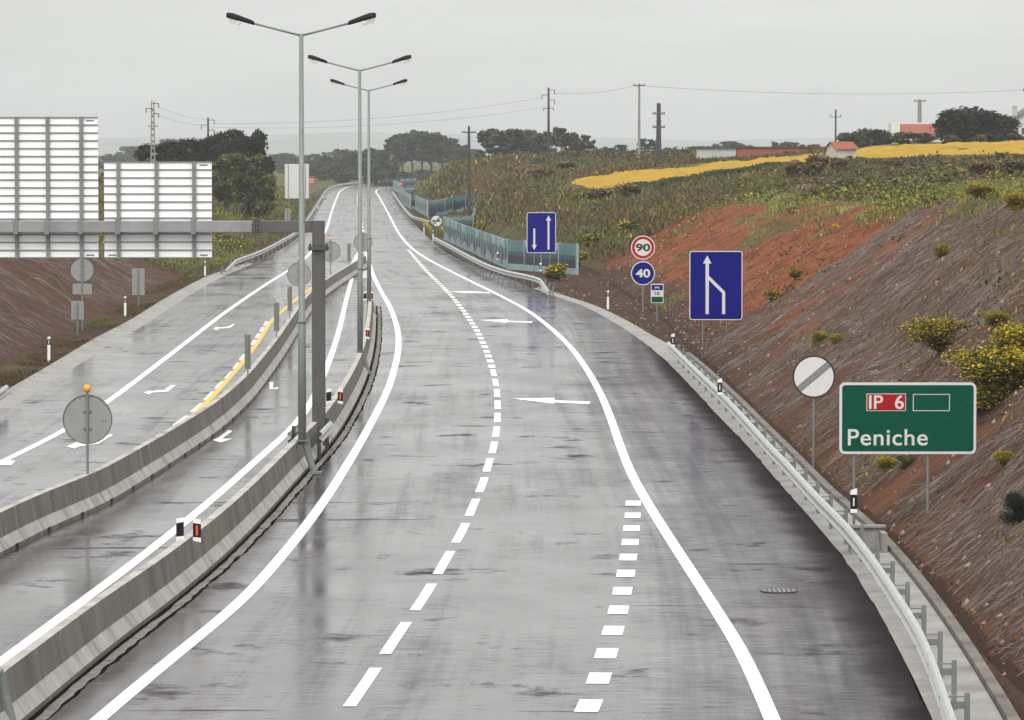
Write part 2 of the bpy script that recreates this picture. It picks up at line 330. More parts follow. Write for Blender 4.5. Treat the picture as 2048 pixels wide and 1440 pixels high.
# terrain sheet
D = np.concatenate([45*np.exp(np.arange(0, math.log(1200/45), 0.0058)), 1200*np.exp(np.arange(0.03, math.log(10), 0.05))])
offs_r = np.concatenate([[-0.35, -0.12, 0], np.arange(0.2, 12, 0.22), np.arange(12.2, 34, 0.6), 34.5*np.exp(np.arange(0, 3.6, 0.07))])
offs_l = np.concatenate([[-0.35, -0.12, 0], np.arange(0.25, 9, 0.3), np.arange(9.3, 30, 0.9), 31*np.exp(np.arange(0, 3.8, 0.09))])
nr, nl = len(offs_r), len(offs_l)
DD = np.minimum(D, 1160)
tRr = TR(DD); tLl = TL(DD); xr_, xl_ = XR(np.minimum(D, 1100)), XL(np.minimum(D, 1100))
spread = np.maximum(1, D/1200)
Xc = np.concatenate([(tLl[:, None]-offs_l[::-1][None]*spread[:, None]),
                     np.stack([np.maximum(xl_-1.0, tLl+0.4), xl_-0.7, xl_, 0.5*(xl_+xr_), xr_, np.minimum(xr_+0.1, tRr-0.4)], 1),
                     (tRr[:, None]+offs_r[None]*spread[:, None])], 1)
Xc.sort(axis=1)
Dc = np.repeat(D[:, None], Xc.shape[1], 1)
Zc = ZT(Xc, Dc)
nrow, ncol = Xc.shape
V = np.stack([Xc, Dc, Zc], 2).reshape(-1, 3)
ii = np.arange((nrow-1)*ncol).reshape(nrow-1, ncol)[:, :-1]
Fq = np.stack([ii, ii+1, ii+ncol+1, ii+ncol], 2).reshape(-1, 4)
# what grows or lies where: R grass, G red soil, B straw netting ; remainder is dark earth
offR = Xc-TR(Dc); offL = TL(Dc)-Xc
zn = np.zeros((nrow, ncol, 4), np.float32); zn[..., 3] = 1
def up(off, R, g):
    n = ev(R, Xc, np.minimum(Dc, 1150)); return np.clip(off*g/np.maximum(n, 0.3), 0, 4)    # 0 toe .. 1 crest .. >1 natural ground
uR, uL = up(offR, RR, GR(Dc)), up(offL, RL, GL(Dc))
wob = (fbm(Xc*0.22, Dc*0.07)-0.5)
grassR = sstep(0.93, 1.16, uR+wob*0.6)*(offR > 0.2)
patch = sstep(0.62, 0.72, fbm(Xc*0.5+40, Dc*0.10+9))*(offR > 0.3)*sstep(150, 230, Dc)*0.8
netR = (1-sstep(150, 182, Dc+wob*50+(uR-0.5)*-16))*(offR > -0.2)
redR = sstep(140, 180, Dc+wob*50)*(1-sstep(285, 330, Dc))*sstep(0.10, 0.3, uR+wob*0.3)*(offR > 0)
oran = sstep(600, 640, Dc)*(1-sstep(700, 740, Dc))*(offR > 0)*(1-sstep(5, 9, offR+wob*6))
scrub = sstep(290, 350, Dc)*(offR > 0)
zn[..., 0] += np.clip(np.maximum.reduce([grassR, patch, scrub*0.85*(1-oran)]), 0, 1)*(offR > 0)
zn[..., 1] += np.clip(np.maximum(redR, oran), 0, 1)
zn[..., 2] += netR*(offR > -0.2)
grassL = np.maximum(sstep(0.85, 1.1, uL+wob*0.8), sstep(285, 320, Dc+wob*20))*(offL > 0)
zn[..., 0] += grassL; zn[..., 2] += (1-sstep(280, 305, Dc))*(offL > 0)
zn[..., 0] += ((offL <= 0) & (Xc < 0.5*(xl_+xr_)[:, None]))*sstep(0.5, 0.62, fbm(Xc*0.8, Dc*0.15))*0.5
zn[..., 0] = np.maximum(zn[..., 0], sstep(900, 1100, Dc)); zn = np.clip(zn, 0, 1)
gm = bpy.data.materials.new('ground'); gm.use_nodes = True; n_ = gm.node_tree; N = n_.nodes; L = n_.links; B = N['Principled BSDF']
B.inputs['Roughness'].default_value = 0.9; B.inputs['Specular IOR Level'].default_value = 0.2
at = N.new('ShaderNodeAttribute'); at.attribute_name = 'zone'; sx = N.new('ShaderNodeSeparateColor'); L.new(at.outputs['Color'], sx.inputs[0])
tx = N.new('ShaderNodeAttribute'); tx.attribute_name = 'lie'
def noise(scale, vec, stretch=(1, 1, 1), det=6):
    mp = N.new('ShaderNodeMapping'); mp.inputs['Scale'].default_value = stretch; L.new(vec, mp.inputs[0])
    no = N.new('ShaderNodeTexNoise'); no.inputs['Scale'].default_value = scale; no.inputs['Detail'].default_value = det; no.inputs['Roughness'].default_value = 0.65; L.new(mp.outputs[0], no.inputs['Vector']); return no.outputs['Fac']
def ramp(fac, stops):
    r = N.new('ShaderNodeValToRGB'); L.new(fac, r.inputs[0]); e = r.color_ramp.elements
    while len(e) < len(stops): e.new(0.5)
    for k, (p, c) in enumerate(stops): e[k].position = p; e[k].color = (*c, 1)
    return r.outputs[0]
def mixc(f, a, b):
    m = N.new('ShaderNodeMix'); m.data_type = 'RGBA'; L.new(f, m.inputs[0]); L.new(a, m.inputs[6]); L.new(b, m.inputs[7]); return m.outputs[2]
pos = N.new('ShaderNodeNewGeometry').outputs['Position']; lie = tx.outputs['Vector']
earth = ramp(noise(0.9, pos), [(0.3, (0.022, 0.010, 0.006)), (0.5, (0.055, 0.025, 0.014)), (0.75, (0.12, 0.065, 0.038))])
red = ramp(noise(0.8, pos, (1, 0.6, 1.5), 10), [(0.28, (0.055, 0.016, 0.005)), (0.42, (0.15, 0.034, 0.008)), (0.55, (0.25, 0.066, 0.016)), (0.68, (0.25, 0.092, 0.030)), (0.82, (0.28, 0.16, 0.09))])
net = ramp(noise(1.7, lie, (1.2, 0.6, 1), 10), [(0.26, (0.020, 0.008, 0.004)), (0.42, (0.060, 0.025, 0.012)), (0.57, (0.084, 0.045, 0.029)), (0.76, (0.125, 0.088, 0.070))])
gras = ramp(noise(0.35, pos, (1, 0.5, 1)), [(0.3, (0.045, 0.036, 0.012)), (0.45, (0.078, 0.070, 0.02)), (0.6, (0.115, 0.115, 0.028)), (0.75, (0.15, 0.15, 0.036))])
bare = ramp(noise(0.45, lie, (1.0, 0.55, 1), 8), [(0.28, (0.03, 0.013, 0.008)), (0.45, (0.115, 0.036, 0.014)), (0.6, (0.17, 0.064, 0.027)), (0.75, (0.14, 0.085, 0.055))])
gap = N.new('ShaderNodeMapRange'); gap.inputs['From Min'].default_value = 0.42; gap.inputs['From Max'].default_value = 0.57; L.new(noise(0.30, lie, (1.0, 0.45, 1), 8), gap.inputs['Value'])
sz = N.new('ShaderNodeSeparateXYZ'); L.new(lie, sz.inputs[0]); lt = N.new('ShaderNodeMapRange'); lt.inputs['From Min'].default_value = 0; lt.inputs['From Max'].default_value = 50; lt.inputs['To Min'].default_value = 1; lt.inputs['To Max'].default_value = 0.35; L.new(sz.outputs['Z'], lt.inputs['Value'])
gm_ = N.new('ShaderNodeMath'); gm_.operation = 'MULTIPLY'; L.new(gap.outputs[0], gm_.inputs[0]); L.new(lt.outputs[0], gm_.inputs[1])
net = mixc(gm_.outputs[0], net, bare)
c = mixc(sx.outputs['Blue'], earth, net); c = mixc(sx.outputs['Green'], c, red); c = mixc(sx.outputs['Red'], c, gras)
L.new(c, B.inputs['Base Color'])
bp = N.new('ShaderNodeBump'); bp.inputs['Strength'].default_value = 0.9; bp.inputs['Distance'].default_value = 0.25
ad = N.new('ShaderNodeMath'); ad.operation = 'ADD'; L.new(noise(2.4, lie, (2.0, 0.4, 1)), ad.inputs[0]); L.new(noise(4, pos), ad.inputs[1])
L.new(ad.outputs[0], bp.inputs['Height']); L.new(bp.outputs[0], B.inputs['Normal'])
ground = npmesh('ground', V, Fq, gm, smooth=True); tag(ground, kind='structure')
a = ground.data.attributes.new('zone', 'FLOAT_COLOR', 'POINT'); a.data.foreach_set('color', zn.reshape(-1, 4).ravel())
a = ground.data.attributes.new('lie', 'FLOAT_VECTOR', 'POINT')
lv = np.stack([Dc, np.where(offR > 0, offR, np.where(offL > 0, offL, 0)), np.where(offR > 0, 0, 50)], 2).astype(np.float32); a.data.foreach_set('vector', lv.reshape(-1, 3).ravel())
# ------------------------------------------------------------------ asphalt
rm = bpy.data.materials.new('wet_asphalt'); rm.use_nodes = True; n_ = rm.node_tree; N = n_.nodes; L = n_.links; B = N['Principled BSDF']
tx = N.new('ShaderNodeAttribute'); tx.attribute_name = 'lane'; lie = tx.outputs['Vector']; pos = N.new('ShaderNodeNewGeometry').outputs['Position']
base = ramp(noise(0.55, pos, (1, 1, 1), 8), [(0.3, (0.030, 0.0255, 0.0275)), (0.5, (0.055, 0.0475, 0.0505)), (0.7, (0.088, 0.078, 0.081))])
track = ramp(noise(1.0, lie, (0.9, 0.02, 1), 3), [(0.35, (0.72, 0.71, 0.72)), (0.65, (1.25, 1.24, 1.25))])
grain = ramp(noise(7, pos, (0.22, 1.0, 1), 8), [(0.3, (0.55, 0.53, 0.55)), (0.7, (1.45, 1.43, 1.45))])
def mulc(a, b):
    m = N.new('ShaderNodeMix'); m.data_type = 'RGBA'; m.blend_type = 'MULTIPLY'; m.inputs[0].default_value = 1; L.new(a, m.inputs[6]); L.new(b, m.inputs[7]); return m.outputs[2]
fine = ramp(noise(26, pos, (1, 0.5, 1), 3), [(0.3, (0.45, 0.45, 0.45)), (0.7, (1.6, 1.58, 1.6))])
c = mulc(mulc(mulc(base, track), grain), fine)
sx = N.new('ShaderNodeSeparateXYZ'); L.new(lie, sx.inputs[0])
eN = N.new('ShaderNodeMath'); eN.operation = 'MULTIPLY_ADD'; L.new(noise(0.5, pos, (1, 0.6, 1)), eN.inputs[0]); eN.inputs[1].default_value = 0.9; L.new(sx.outputs['X'], eN.inputs[2])
ef = N.new('ShaderNodeMapRange'); ef.interpolation_type = 'SMOOTHSTEP'; ef.inputs['From Min'].default_value = 0.40; ef.inputs['From Max'].default_value = 1.45; L.new(eN.outputs[0], ef.inputs['Value'])
dk = N.new('ShaderNodeRGB'); dk.outputs[0].default_value = (0.024, 0.019, 0.022, 1)
c2 = mixc(ef.outputs[0], dk.outputs[0], c)
stain = ramp(noise(0.42, pos, (1, 0.85, 1), 7), [(0.59, (0, 0, 0)), (0.73, (1, 1, 1))])
sf = N.new('ShaderNodeSeparateColor'); L.new(stain, sf.inputs[0])
sfm = N.new('ShaderNodeMath'); sfm.operation = 'MULTIPLY'; sfm.inputs[1].default_value = 0.9; L.new(sf.outputs[0], sfm.inputs[0])
seam = ramp(noise(1.0, pos, (0.07, 0.75, 1), 9), [(0.635, (0, 0, 0)), (0.70, (1, 1, 1))]); sfb = N.new('ShaderNodeSeparateColor'); L.new(seam, sfb.inputs[0])
sfx = N.new('ShaderNodeMath'); sfx.operation = 'MAXIMUM'; L.new(sf.outputs[0], sfx.inputs[0]); L.new(sfb.outputs[0], sfx.inputs[1]); L.new(sfx.outputs[0], sfm.inputs[0])
st = N.new('ShaderNodeRGB'); st.outputs[0].default_value = (0.035, 0.030, 0.033, 1)
c3 = mixc(sfm.outputs[0], c2, st.outputs[0]); L.new(c3, B.inputs['Base Color'])
rr = N.new('ShaderNodeMapRange'); rr.inputs['From Min'].default_value = 0.3; rr.inputs['From Max'].default_value = 0.7; rr.inputs['To Min'].default_value = 0.06; rr.inputs['To Max'].default_value = 0.22
L.new(noise(0.3, pos, (1, 0.5, 1)), rr.inputs['Value'])
rmx = N.new('ShaderNodeMix'); L.new(ef.outputs[0], rmx.inputs[0]); rmx.inputs[2].default_value = 0.9
rm2 = N.new('ShaderNodeMix'); L.new(sfx.outputs[0], rm2.inputs[0]); L.new(rr.outputs[0], rm2.inputs[2]); rm2.inputs[3].default_value = 0.75; L.new(rm2.outputs[0], rmx.inputs[3]); L.new(rmx.outputs[0], B.inputs['Roughness'])
spn = N.new('ShaderNodeMapRange'); spn.inputs['From Min'].default_value = 0.32; spn.inputs['From Max'].default_value = 0.66; spn.inputs['To Min'].default_value = 0.62; spn.inputs['To Max'].default_value = 1.22; L.new(noise(0.22, pos, (1, 0.35, 1), 6), spn.inputs['Value'])
spt = N.new('ShaderNodeMapRange'); spt.inputs['From Min'].default_value = 0.35; spt.inputs['From Max'].default_value = 0.65; spt.inputs['To Min'].default_value = 0.72; spt.inputs['To Max'].default_value = 1.15; L.new(noise(2.2, lie, (0.9, 0.010, 1), 6), spt.inputs['Value'])
sp1 = N.new('ShaderNodeMath'); sp1.operation = 'MULTIPLY'; L.new(spn.outputs[0], sp1.inputs[0]); L.new(spt.outputs[0], sp1.inputs[1])
fg = N.new('ShaderNodeMapRange'); fg.inputs['From Min'].default_value = 0.36; fg.inputs['From Max'].default_value = 0.64; fg.inputs['To Min'].default_value = 0.72; fg.inputs['To Max'].default_value = 1.2; L.new(noise(5, pos, (0.30, 1.0, 1), 11), fg.inputs['Value'])
sp1b = N.new('ShaderNodeMath'); sp1b.operation = 'MULTIPLY'; L.new(sp1.outputs[0], sp1b.inputs[0]); L.new(fg.outputs[0], sp1b.inputs[1]); sp1 = sp1b
wl_ = N.new('ShaderNodeMapRange'); wl_.interpolation_type = 'SMOOTHSTEP'; wl_.inputs['From Min'].default_value = 1.2; wl_.inputs['From Max'].default_value = 6.0; wl_.inputs['To Min'].default_value = 0.52; wl_.inputs['To Max'].default_value = 1.25; L.new(sx.outputs['X'], wl_.inputs['Value'])
sp1c = N.new('ShaderNodeMath'); sp1c.operation = 'MULTIPLY'; L.new(sp1.outputs[0], sp1c.inputs[0]); L.new(wl_.outputs[0], sp1c.inputs[1]); sp1 = sp1c
sp2 = N.new('ShaderNodeMix'); L.new(sfm.outputs[0], sp2.inputs[0]); L.new(sp1.outputs[0], sp2.inputs[2]); sp2.inputs[3].default_value = 0.03
sp3 = N.new('ShaderNodeMix'); L.new(ef.outputs[0], sp3.inputs[0]); sp3.inputs[2].default_value = 0.05; L.new(sp2.outputs[0], sp3.inputs[3]); B.inputs['Specular IOR Level'].default_value = 0.45
dif = N.new('ShaderNodeBsdfDiffuse'); L.new(c3, dif.inputs['Color']); wet = N.new('ShaderNodeMixShader'); L.new(sp3.outputs[0], wet.inputs[0]); L.new(dif.outputs[0], wet.inputs[1]); L.new(B.outputs[0], wet.inputs[2])
L.new(wet.outputs[0], N['Material Output'].inputs['Surface'])
bp = N.new('ShaderNodeBump'); bp.inputs['Strength'].default_value = 0.10; bp.inputs['Distance'].default_value = 0.012; L.new(noise(14, pos, (1, 0.6, 1), 4), bp.inputs['Height']); L.new(bp.outputs[0], B.inputs['Normal'])
ncl = 33; xl_r, xr_r = XL(yr), XR(yr)
jag = (vn(yr*3.1, yr*0+3)-0.5)*0.10
tt = np.linspace(0, 1, ncl)[None]
Xr = xl_r[:, None]*(1-tt)+(xr_r+jag)[:, None]*tt; Yr = np.repeat(yr[:, None], ncl, 1)
V = np.stack([Xr, Yr, 0*Xr], 2).reshape(-1, 3); ii = np.arange((len(yr)-1)*ncl).reshape(-1, ncl)[:, :-1]
road = npmesh('road', V, np.stack([ii, ii+1, ii+ncl+1, ii+ncl], 2).reshape(-1, 4), rm); tag(road, kind='structure')
a = road.data.attributes.new('lane', 'FLOAT_VECTOR', 'POINT')
a.data.foreach_set('vector', np.stack([(xr_r[:, None]-Xr)+np.clip((Yr-170)/40, 0, 3), Yr, 0*Xr], 2).astype(np.float32).ravel())
# gutters
d_ = np.arange(60, 272, 1.5); mb = MB(); xr0 = XR(d_)+0.02
wid = np.interp(d_, [60, 185, 200, 272], [1.0, 1.0, 0.75, 0.5]); xo = np.minimum(xr0+wid, TR(d_)-0.18)
n = len(d_)
mb.add([(x, y, -0.02+0.015*vn(y*0.7, 3)) for x, y in zip(xr0, d_)]+[(x, y, 0.04) for x, y in zip(xo, d_)], [(i, n+i, n+i+1, i+1) for i in range(n-1)])
tag(mb.build('gutter', conc_old), kind='structure')
dk_ = np.arange(60, 182, 1.5); mb = MB(); xk = np.minimum(XR(dk_)+0.02+1.0, TR(dk_)-0.18)
mb.sweep(np.stack([xk+0.11, dk_, 0*dk_-0.1], 1), [(-0.10, 0), (-0.08, 0.22), (0.10, 0.22), (0.10, 0)])
tag(mb.build('gutter_kerb', mat('dirty_kerb', (0.16, 0.14, 0.125), 0.85, 0, 0.3, 1.2, 0.3, 20, dirt=((0.07, 0.045, 0.03), 0.8, 0.8))), kind='structure')
d_ = np.arange(84, 330, 1.5); x0 = XL(d_)-0.02; n = len(d_); wl = np.interp(d_, [84, 290, 330], [0.95, 0.9, 0.3]); mb = MB()
mb.add([(x, y, -0.02) for x, y in zip(x0, d_)]+[(x-w_*0.75, y, 0.02) for x, y, w_ in zip(x0, d_, wl)]+[(x-w_, y, 0.10) for x, y, w_ in zip(x0, d_, wl)], [(i, i+1, n+i+1, n+i) for i in range(n-1)]+[(n+i, n+i+1, 2*n+i+1, 2*n+i) for i in range(n-1)])
tag(mb.build('concrete_gutter', conc_old), kind='structure')
# ------------------------------------------------------------------ painted markings
def line(name, pts, width, m=paint, z=0.006, parts=None):
    P = curve(pts, z, 1.0); Nn = normals(P); mb = MB(); mb.strip(P-Nn*width/2, P+Nn*width/2); return tag(mb.build(name, m), kind='structure')
RIGHT = [(1562, 1480), (1545, 1440), (1487, 1310), (1426, 1210), (1345, 1085), (1295, 1005), (1262, 945), (1240, 890), (1222, 838), (1200, 785), (1170, 733), (1140, 693), (1100, 655), (1055, 621), (1000, 591), (945, 564), (895, 539), (850, 515), (818, 491), (797, 465), (782, 437), (768, 411), (758, 393), (752, 383), (760, 377.5), (785, 374)]
line('edge_line', RIGHT, 0.245)
CEN = [(150, 1480), (195, 1440), (330, 1327), (480, 1203), (560, 1116), (640, 1013), (700, 920), (740, 850), (775, 780), (793, 720), (797, 690), (796, 665), (790, 640), (779, 612), (763, 584), (749, 556), (741, 534), (733, 511), (727, 500)]
line('edge_line', CEN, 0.25)
line('edge_line', [(-60, 1368), (0, 1325), (100, 1250), (200, 1176), (300, 1100), (400, 1019), (500, 932), (595, 843), (632, 785), (651, 740), (666, 700), (678, 660), (689, 615), (697, 582), (704, 556)], 0.24)
line('edge_line', [(-80, 966), (0, 925), (125, 862), (215, 803), (330, 717), (450, 625), (530, 570), (600, 525), (632, 492), (651, 462), (663, 424), (673, 397), (680, 383), (690, 376.5), (705, 372), (740, 370)], 0.24)
line('yellow_line', [(374, 845), (387, 831), (433, 784), (476, 735.5), (507, 696), (525, 670), (543, 642), (580, 609), (620, 578), (660, 555)], 0.20, paint_y, 0.007)
line('edge_line', [(722, 500), (715, 510), (708, 523), (704, 535)], 0.3)
CEN_D = [(690, 1425), (740, 1353), (793, 1273), (850, 1190), (891, 1120), (925, 1060), (947, 1010), (966, 965), (978, 925), (988, 890), (993, 860), (995, 830), (995, 800), (992, 770), (986, 742), (978, 715), (968, 690), (953, 660), (933, 630), (910, 600), (885, 573), (860, 549), (838, 525), (815, 498)]
def dashes(name, pts, width, dash, gap, m=paint, z=0.006, phase=0.0, end=1e9):
    P = resample(curve(pts, z, 0.5), 0.25); Nn = normals(P); mb = MB(); k = int(phase/0.25); nd, ng = int(dash/0.25), int(gap/0.25)
    while k+nd < len(P) and k*0.25 < end:
        q = slice(k, k+nd+1); mb.strip(P[q]-Nn[q]*width/2, P[q]+Nn[q]*width/2); k += nd+ng
    return tag(mb.build(name, m), kind='structure')
dashes('lane_dashes', CEN_D, 0.20, 5.0, 2.0, phase=0.9, end=104)
dashes('lane_dashes', CEN_D, 0.26, 2.5, 1.75, phase=105)
dashes('lane_dashes', [(1168, 1432), (1185, 1395), (1203, 1340), (1219, 1285), (1232, 1240), (1243, 1190), (1251, 1150), (1257, 1110), (1261, 1080), (1264, 1047), (1266, 1020), (1267, 985)], 0.36, 1.5, 2.0, phase=0.55)
dashes('lane_dashes', [(352, 851), (365, 841), (394, 818), (420, 793), (439, 772), (459, 752), (474, 733.6), (485, 718), (507, 688), (516, 674), (524, 662), (531.5, 650), (540, 635)], 0.24, 5.0, 2.0)
dashes('lane_dashes', [(727, 463), (722, 440), (718, 420), (715.5, 405), (715, 392), (717, 380)], 0.2, 10, 12)
def patchpoly(name, polys, m=paint, z=0.007):
    mb = MB()
    for p in polys: mb.add([G(x, y, z) for x, y in p], [tuple(range(len(p)))])
    return tag(mb.build(name, m), kind='structure')
patchpoly('lane_arrows', [[(1024, 797), (1109, 795.5), (1109, 800.5), (1181, 803), (1178, 808), (1108, 805), (1107, 807.5)], [(958, 640), (1016, 638.5), (1017, 641.5), (1066, 643), (1064, 645.5), (1015, 644), (1014, 645.5)], [(897, 583), (928, 582), (980, 584.5), (980, 586.5), (928, 585.5)],
    [(133, 893), (150, 897), (156, 893), (197, 887), (227, 870), (219, 868), (191, 881), (164, 885), (154, 883)], [(287, 785), (299, 789), (303, 785), (336, 783), (352, 770), (342, 770), (328, 780), (303, 782), (299, 781)], [(426, 658), (435, 660.5), (437, 657), (459, 656), (470, 648), (466, 648), (457, 653), (437, 655), (433, 653.5)],
    [(539, 764), (547, 764), (545, 776), (557, 774), (555, 777.5), (539, 778)], [(457, 860), (465, 862), (445, 877), (467, 877), (441, 885), (425, 880), (437, 875)], [(-3, 930), (8, 921), (31, 921), (23, 930)]])
hb = []
for k in range(26):
    d = 219.5+2.6*k; y = HOR+F*H/d; y2 = HOR+F*H/(d+0.55)
    xa = np.interp(y, [556, 582, 615, 640], [706, 701, 696, 696]); xb = np.interp(y, [556, 600, 640], [716, 717, 717]); hb.append([(xa, y), (xb, y), (xb, y2), (xa, y2)])
    if 595 < y < 625:
        xa, xb = 743, np.interp(y, [595, 625], [755, 768]); hb.append([(xa, y), (xb, y), (xb, y2), (xa, y2)])
hb.append([(724, 556), (736, 556), (734, 541), (725, 541)])
patchpoly('hatched_island', hb, mat('worn_road_paint', (0.50, 0.49, 0.485), 0.7, 0, 0.15, 2))
# ------------------------------------------------------------------ concrete barriers
PROF = [(0.30, 0), (0.30, 0.09), (0.16, 0.31), (0.085, 0.80), (-0.085, 0.80), (-0.16, 0.31), (-0.30, 0.09), (-0.30, 0)]
def barrier(pts, label, seg, hole=None, hgt=0.8):
    P = curve(pts, 0.0, 0.5); P = P-normals(P)*0.30; P = resample(P, 0.5); root = thing('concrete_barrier', label, 'barrier', P[len(P)//3]); mb = MB(); st = int(seg/0.5); hm = Many()
    P0 = P-np.array(root.location)
    for k in range(0, len(P0)-1, st):
        q = P0[k:min(k+st+1, len(P0))].copy()
        if len(q) < 2: continue
        t = q[1]-q[0]; q[0] = q[0]+t/np.linalg.norm(t)*0.02; t = q[-1]-q[-2]; q[-1] = q[-1]-t/np.linalg.norm(t)*0.02
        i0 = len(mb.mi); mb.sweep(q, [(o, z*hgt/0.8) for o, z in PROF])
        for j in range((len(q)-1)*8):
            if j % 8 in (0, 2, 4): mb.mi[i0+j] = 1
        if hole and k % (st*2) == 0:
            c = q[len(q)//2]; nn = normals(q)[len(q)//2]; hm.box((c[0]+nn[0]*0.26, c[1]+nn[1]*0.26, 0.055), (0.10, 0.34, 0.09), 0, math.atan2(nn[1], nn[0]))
    mb.build('wall', [conc, conc_dark], root)
    if hole: hm.build('drain_hole', black, root)
    return P
B1 = barrier([(-60, 1538), (56, 1440), (217, 1305), (360, 1194), (480, 1088), (615, 941), (667, 882), (702, 826), (731, 764), (744, 719), (749, 690), (751.5, 660), (752, 630), (751, 612)], 'curved concrete safety barrier carrying the street lamps, middle of the road', 2.5)
B2 = barrier([(-120, 1180), (0, 1114), (90, 1067), (217, 1009), (290, 965), (364, 917), (447, 858), (505, 802), (534, 765), (569, 714), (599, 664), (624, 624), (651, 595), (680, 573), (714, 550), (738, 534)], 'concrete safety barrier with round sign backs on it, left of the slip lane', 2.0, True)
P = resample(B1, 0.35); Nn = normals(P); k_ = np.arange(len(P)); P = P+Nn*0.30; P[:, 2] = 0.010
wv = np.maximum(0.0, -0.014+0.075*fbm(k_*0.45, k_*0+1.3, 4)); off = 0.27+(fbm(k_*0.6, k_*0+7.2, 4)-0.5)[:, None]*0.09
mud = mat('wet_mud', (0.010, 0.007, 0.006), 1.0, 0, 0.4, 4, spec=0.0)
mb = MB(); mb.strip(P+Nn*(off-wv[:, None]), P+Nn*(off+wv[:, None])); w2 = 0.05+0.07*fbm(k_*0.3, k_*0+4.4, 3)[:, None]; mb.strip(P+Nn*0.0, P+Nn*w2); tag(mb.build('drain_slot', mud), kind='structure')
P2 = P.copy(); P2[:, 2] = 0.005; mb = MB(); mb.strip(P2, P2+Nn*0.27); tag(mb.build('drain_channel', mat('silty_concrete', (0.19, 0.175, 0.16), 0.8, 0, 0.3, 2.5, 0.3, 20, dirt=((0.05, 0.04, 0.035), 1.5, 0.9), spec=0.2)), kind='structure')
def near(P, d): return P[np.argmin(abs(P[:, 1]-d))]
# ------------------------------------------------------------------ street lamps
def street_lamp():
    r = thing('street_lamp', 'tall grey lamp post', 'street lamp')
    mb = MB(); mb.tube([(0, 0, 0.75), (0, 0, 3.9), (0, 0, 3.92), (0, 0, 11.25)], [0.105, 0.098, 0.085, 0.055], 12)
    mb.tube([(0, 0, 3.86), (0, 0, 3.94)], [0.106, 0.106], 12); mb.build('pole', galv, r, True)
    mb = MB(); mb.box((0, 0, 0.86), (0.30, 0.36, 0.03)); mb.tube([(0.10, 0, 0.83), (0.16, 0, 0.5), (0.30, -0.05, 0.05)], [0.11, 0.10, 0.08], 10); mb.box((0.36, -0.1, 0.04), (0.3, 0.3, 0.06)); mb.build('bracket', galv, r)
    for s in (-1, 1):
        mb = MB(); mb.tube([(0, 0, 11.2), (s*1.28, 0, 11.53)], 0.028, 8); mb.build('arm', galv, r, True)
        mb = MB(); ta = math.radians(16)
        # housing: tapered shell along the arm direction
        sec = []
        for t, hw, hh, drop in ((0.0, 0.055, 0.05, 0), (0.06, 0.075, 0.07, 0), (0.40, 0.14, 0.10, 0.01), (0.56, 0.17, 0.11, 0.01), (0.70, 0.155, 0.085, 0.015), (0.735, 0.10, 0.05, 0.02)):
            cx, cz = s*(1.20+t*math.cos(ta)), 11.51+t*math.sin(ta)
            sec.append([(cx, y, cz+z) for y, z in ((-hw, -0.045), (-hw*0.95, hh*0.35), (-hw*0.5, hh), (hw*0.5, hh), (hw*0.95, hh*0.35), (hw, -0.045))])
        m = 6; V_ = [p for q in sec for p in q]; Fa = [(i*m+k, i*m+(k+1) % m, (i+1)*m+(k+1) % m, (i+1)*m+k) for i in range(len(sec)-1) for k in range(m)]+[tuple(range(m)), tuple((len(sec)-1)*m+k for k in range(m))]
        mb.add(V_, Fa); hd = mb.build('lamp_head', black, r, True)
        mb = MB(); V_ = []
        for f, zz in ((1.0, -0.048), (0.95, -0.10), (0.75, -0.165)):
            for t, y in ((0.36, -0.13), (0.36, 0.13), (0.715, 0.13), (0.715, -0.13)):
                tm = 0.54+(t-0.54)*f; V_.append((s*(1.20+tm*math.cos(ta)), y*f, 11.51+tm*math.sin(ta)+zz))
        mb.add(V_, [(i*4+k, i*4+(k+1) % 4, i*4+4+(k+1) % 4, i*4+4+k) for i in range(2) for k in range(4)]+[(8, 9, 10, 11), (3, 2, 1, 0)]); lo = mb.build('lens', lens_m, hd)
    return r
lamp = street_lamp()
for i, (px, d, lb) in enumerate([(603.5, 115, 'nearest complete double arm street lamp beside the gantry column'), (720, 166.3, 'double arm street lamp of middle height, second along the barrier'), (738, 223, 'farthest and smallest double arm street lamp at the barrier end'), (-21, 64, 'lamp post bracket clamped to the barrier at the lower left corner')]):
    o = lamp if i == 0 else copy_tree(lamp); p = near(B1, d); o.location = (XA(px, d), d, 0); tag(o, lb, group='double arm street lamps on the barrier')
# ------------------------------------------------------------------ cantilever gantry and the backs of its sign panels
gd = 124.0; gx = XA(637, gd)
g = thing('sign_gantry', 'grey cantilever gantry with square column standing in the barrier', 'gantry', (gx, gd, 0))
zt, zb_ = ZA(441, gd), ZA(465, gd); zf = ZA(497, gd)
mb = MB(); mb.box((0, 0, zf/2), (0.36, 0.36, zf)); mb.build('column', galv_dark, g, bevel=0.02)
mb = MB(); mb.box((0, 0, (zf+0.05+zt)/2), (0.34, 0.34, zt-zf-0.05)); mb.box((-0.95, 0, (zt+zb_)/2), (1.56, 0.30, zt-zb_-0.004)); mb.build('elbow', galv_dark, g, bevel=0.015)
mb = MB(); mb.tube([(0, 0, zf-0.03), (0, 0, zf+0.05)], [0.29, 0.29], 20)
for k in range(12):
    a_ = k*math.pi/6; mb.tube([(0.25*math.cos(a_), 0.25*math.sin(a_), zf-0.06), (0.25*math.cos(a_), 0.25*math.sin(a_), zf+0.13)], 0.018, 6)
mb.build('column_flange', galv_dark, g)
mb = MB(); mb.box((-1.76, 0, (zt+zb_)/2), (0.05, 0.42, zt-zb_+0.12)); mb.box((-1.70, 0, (zt+zb_)/2), (0.04, 0.42, zt-zb_+0.12))
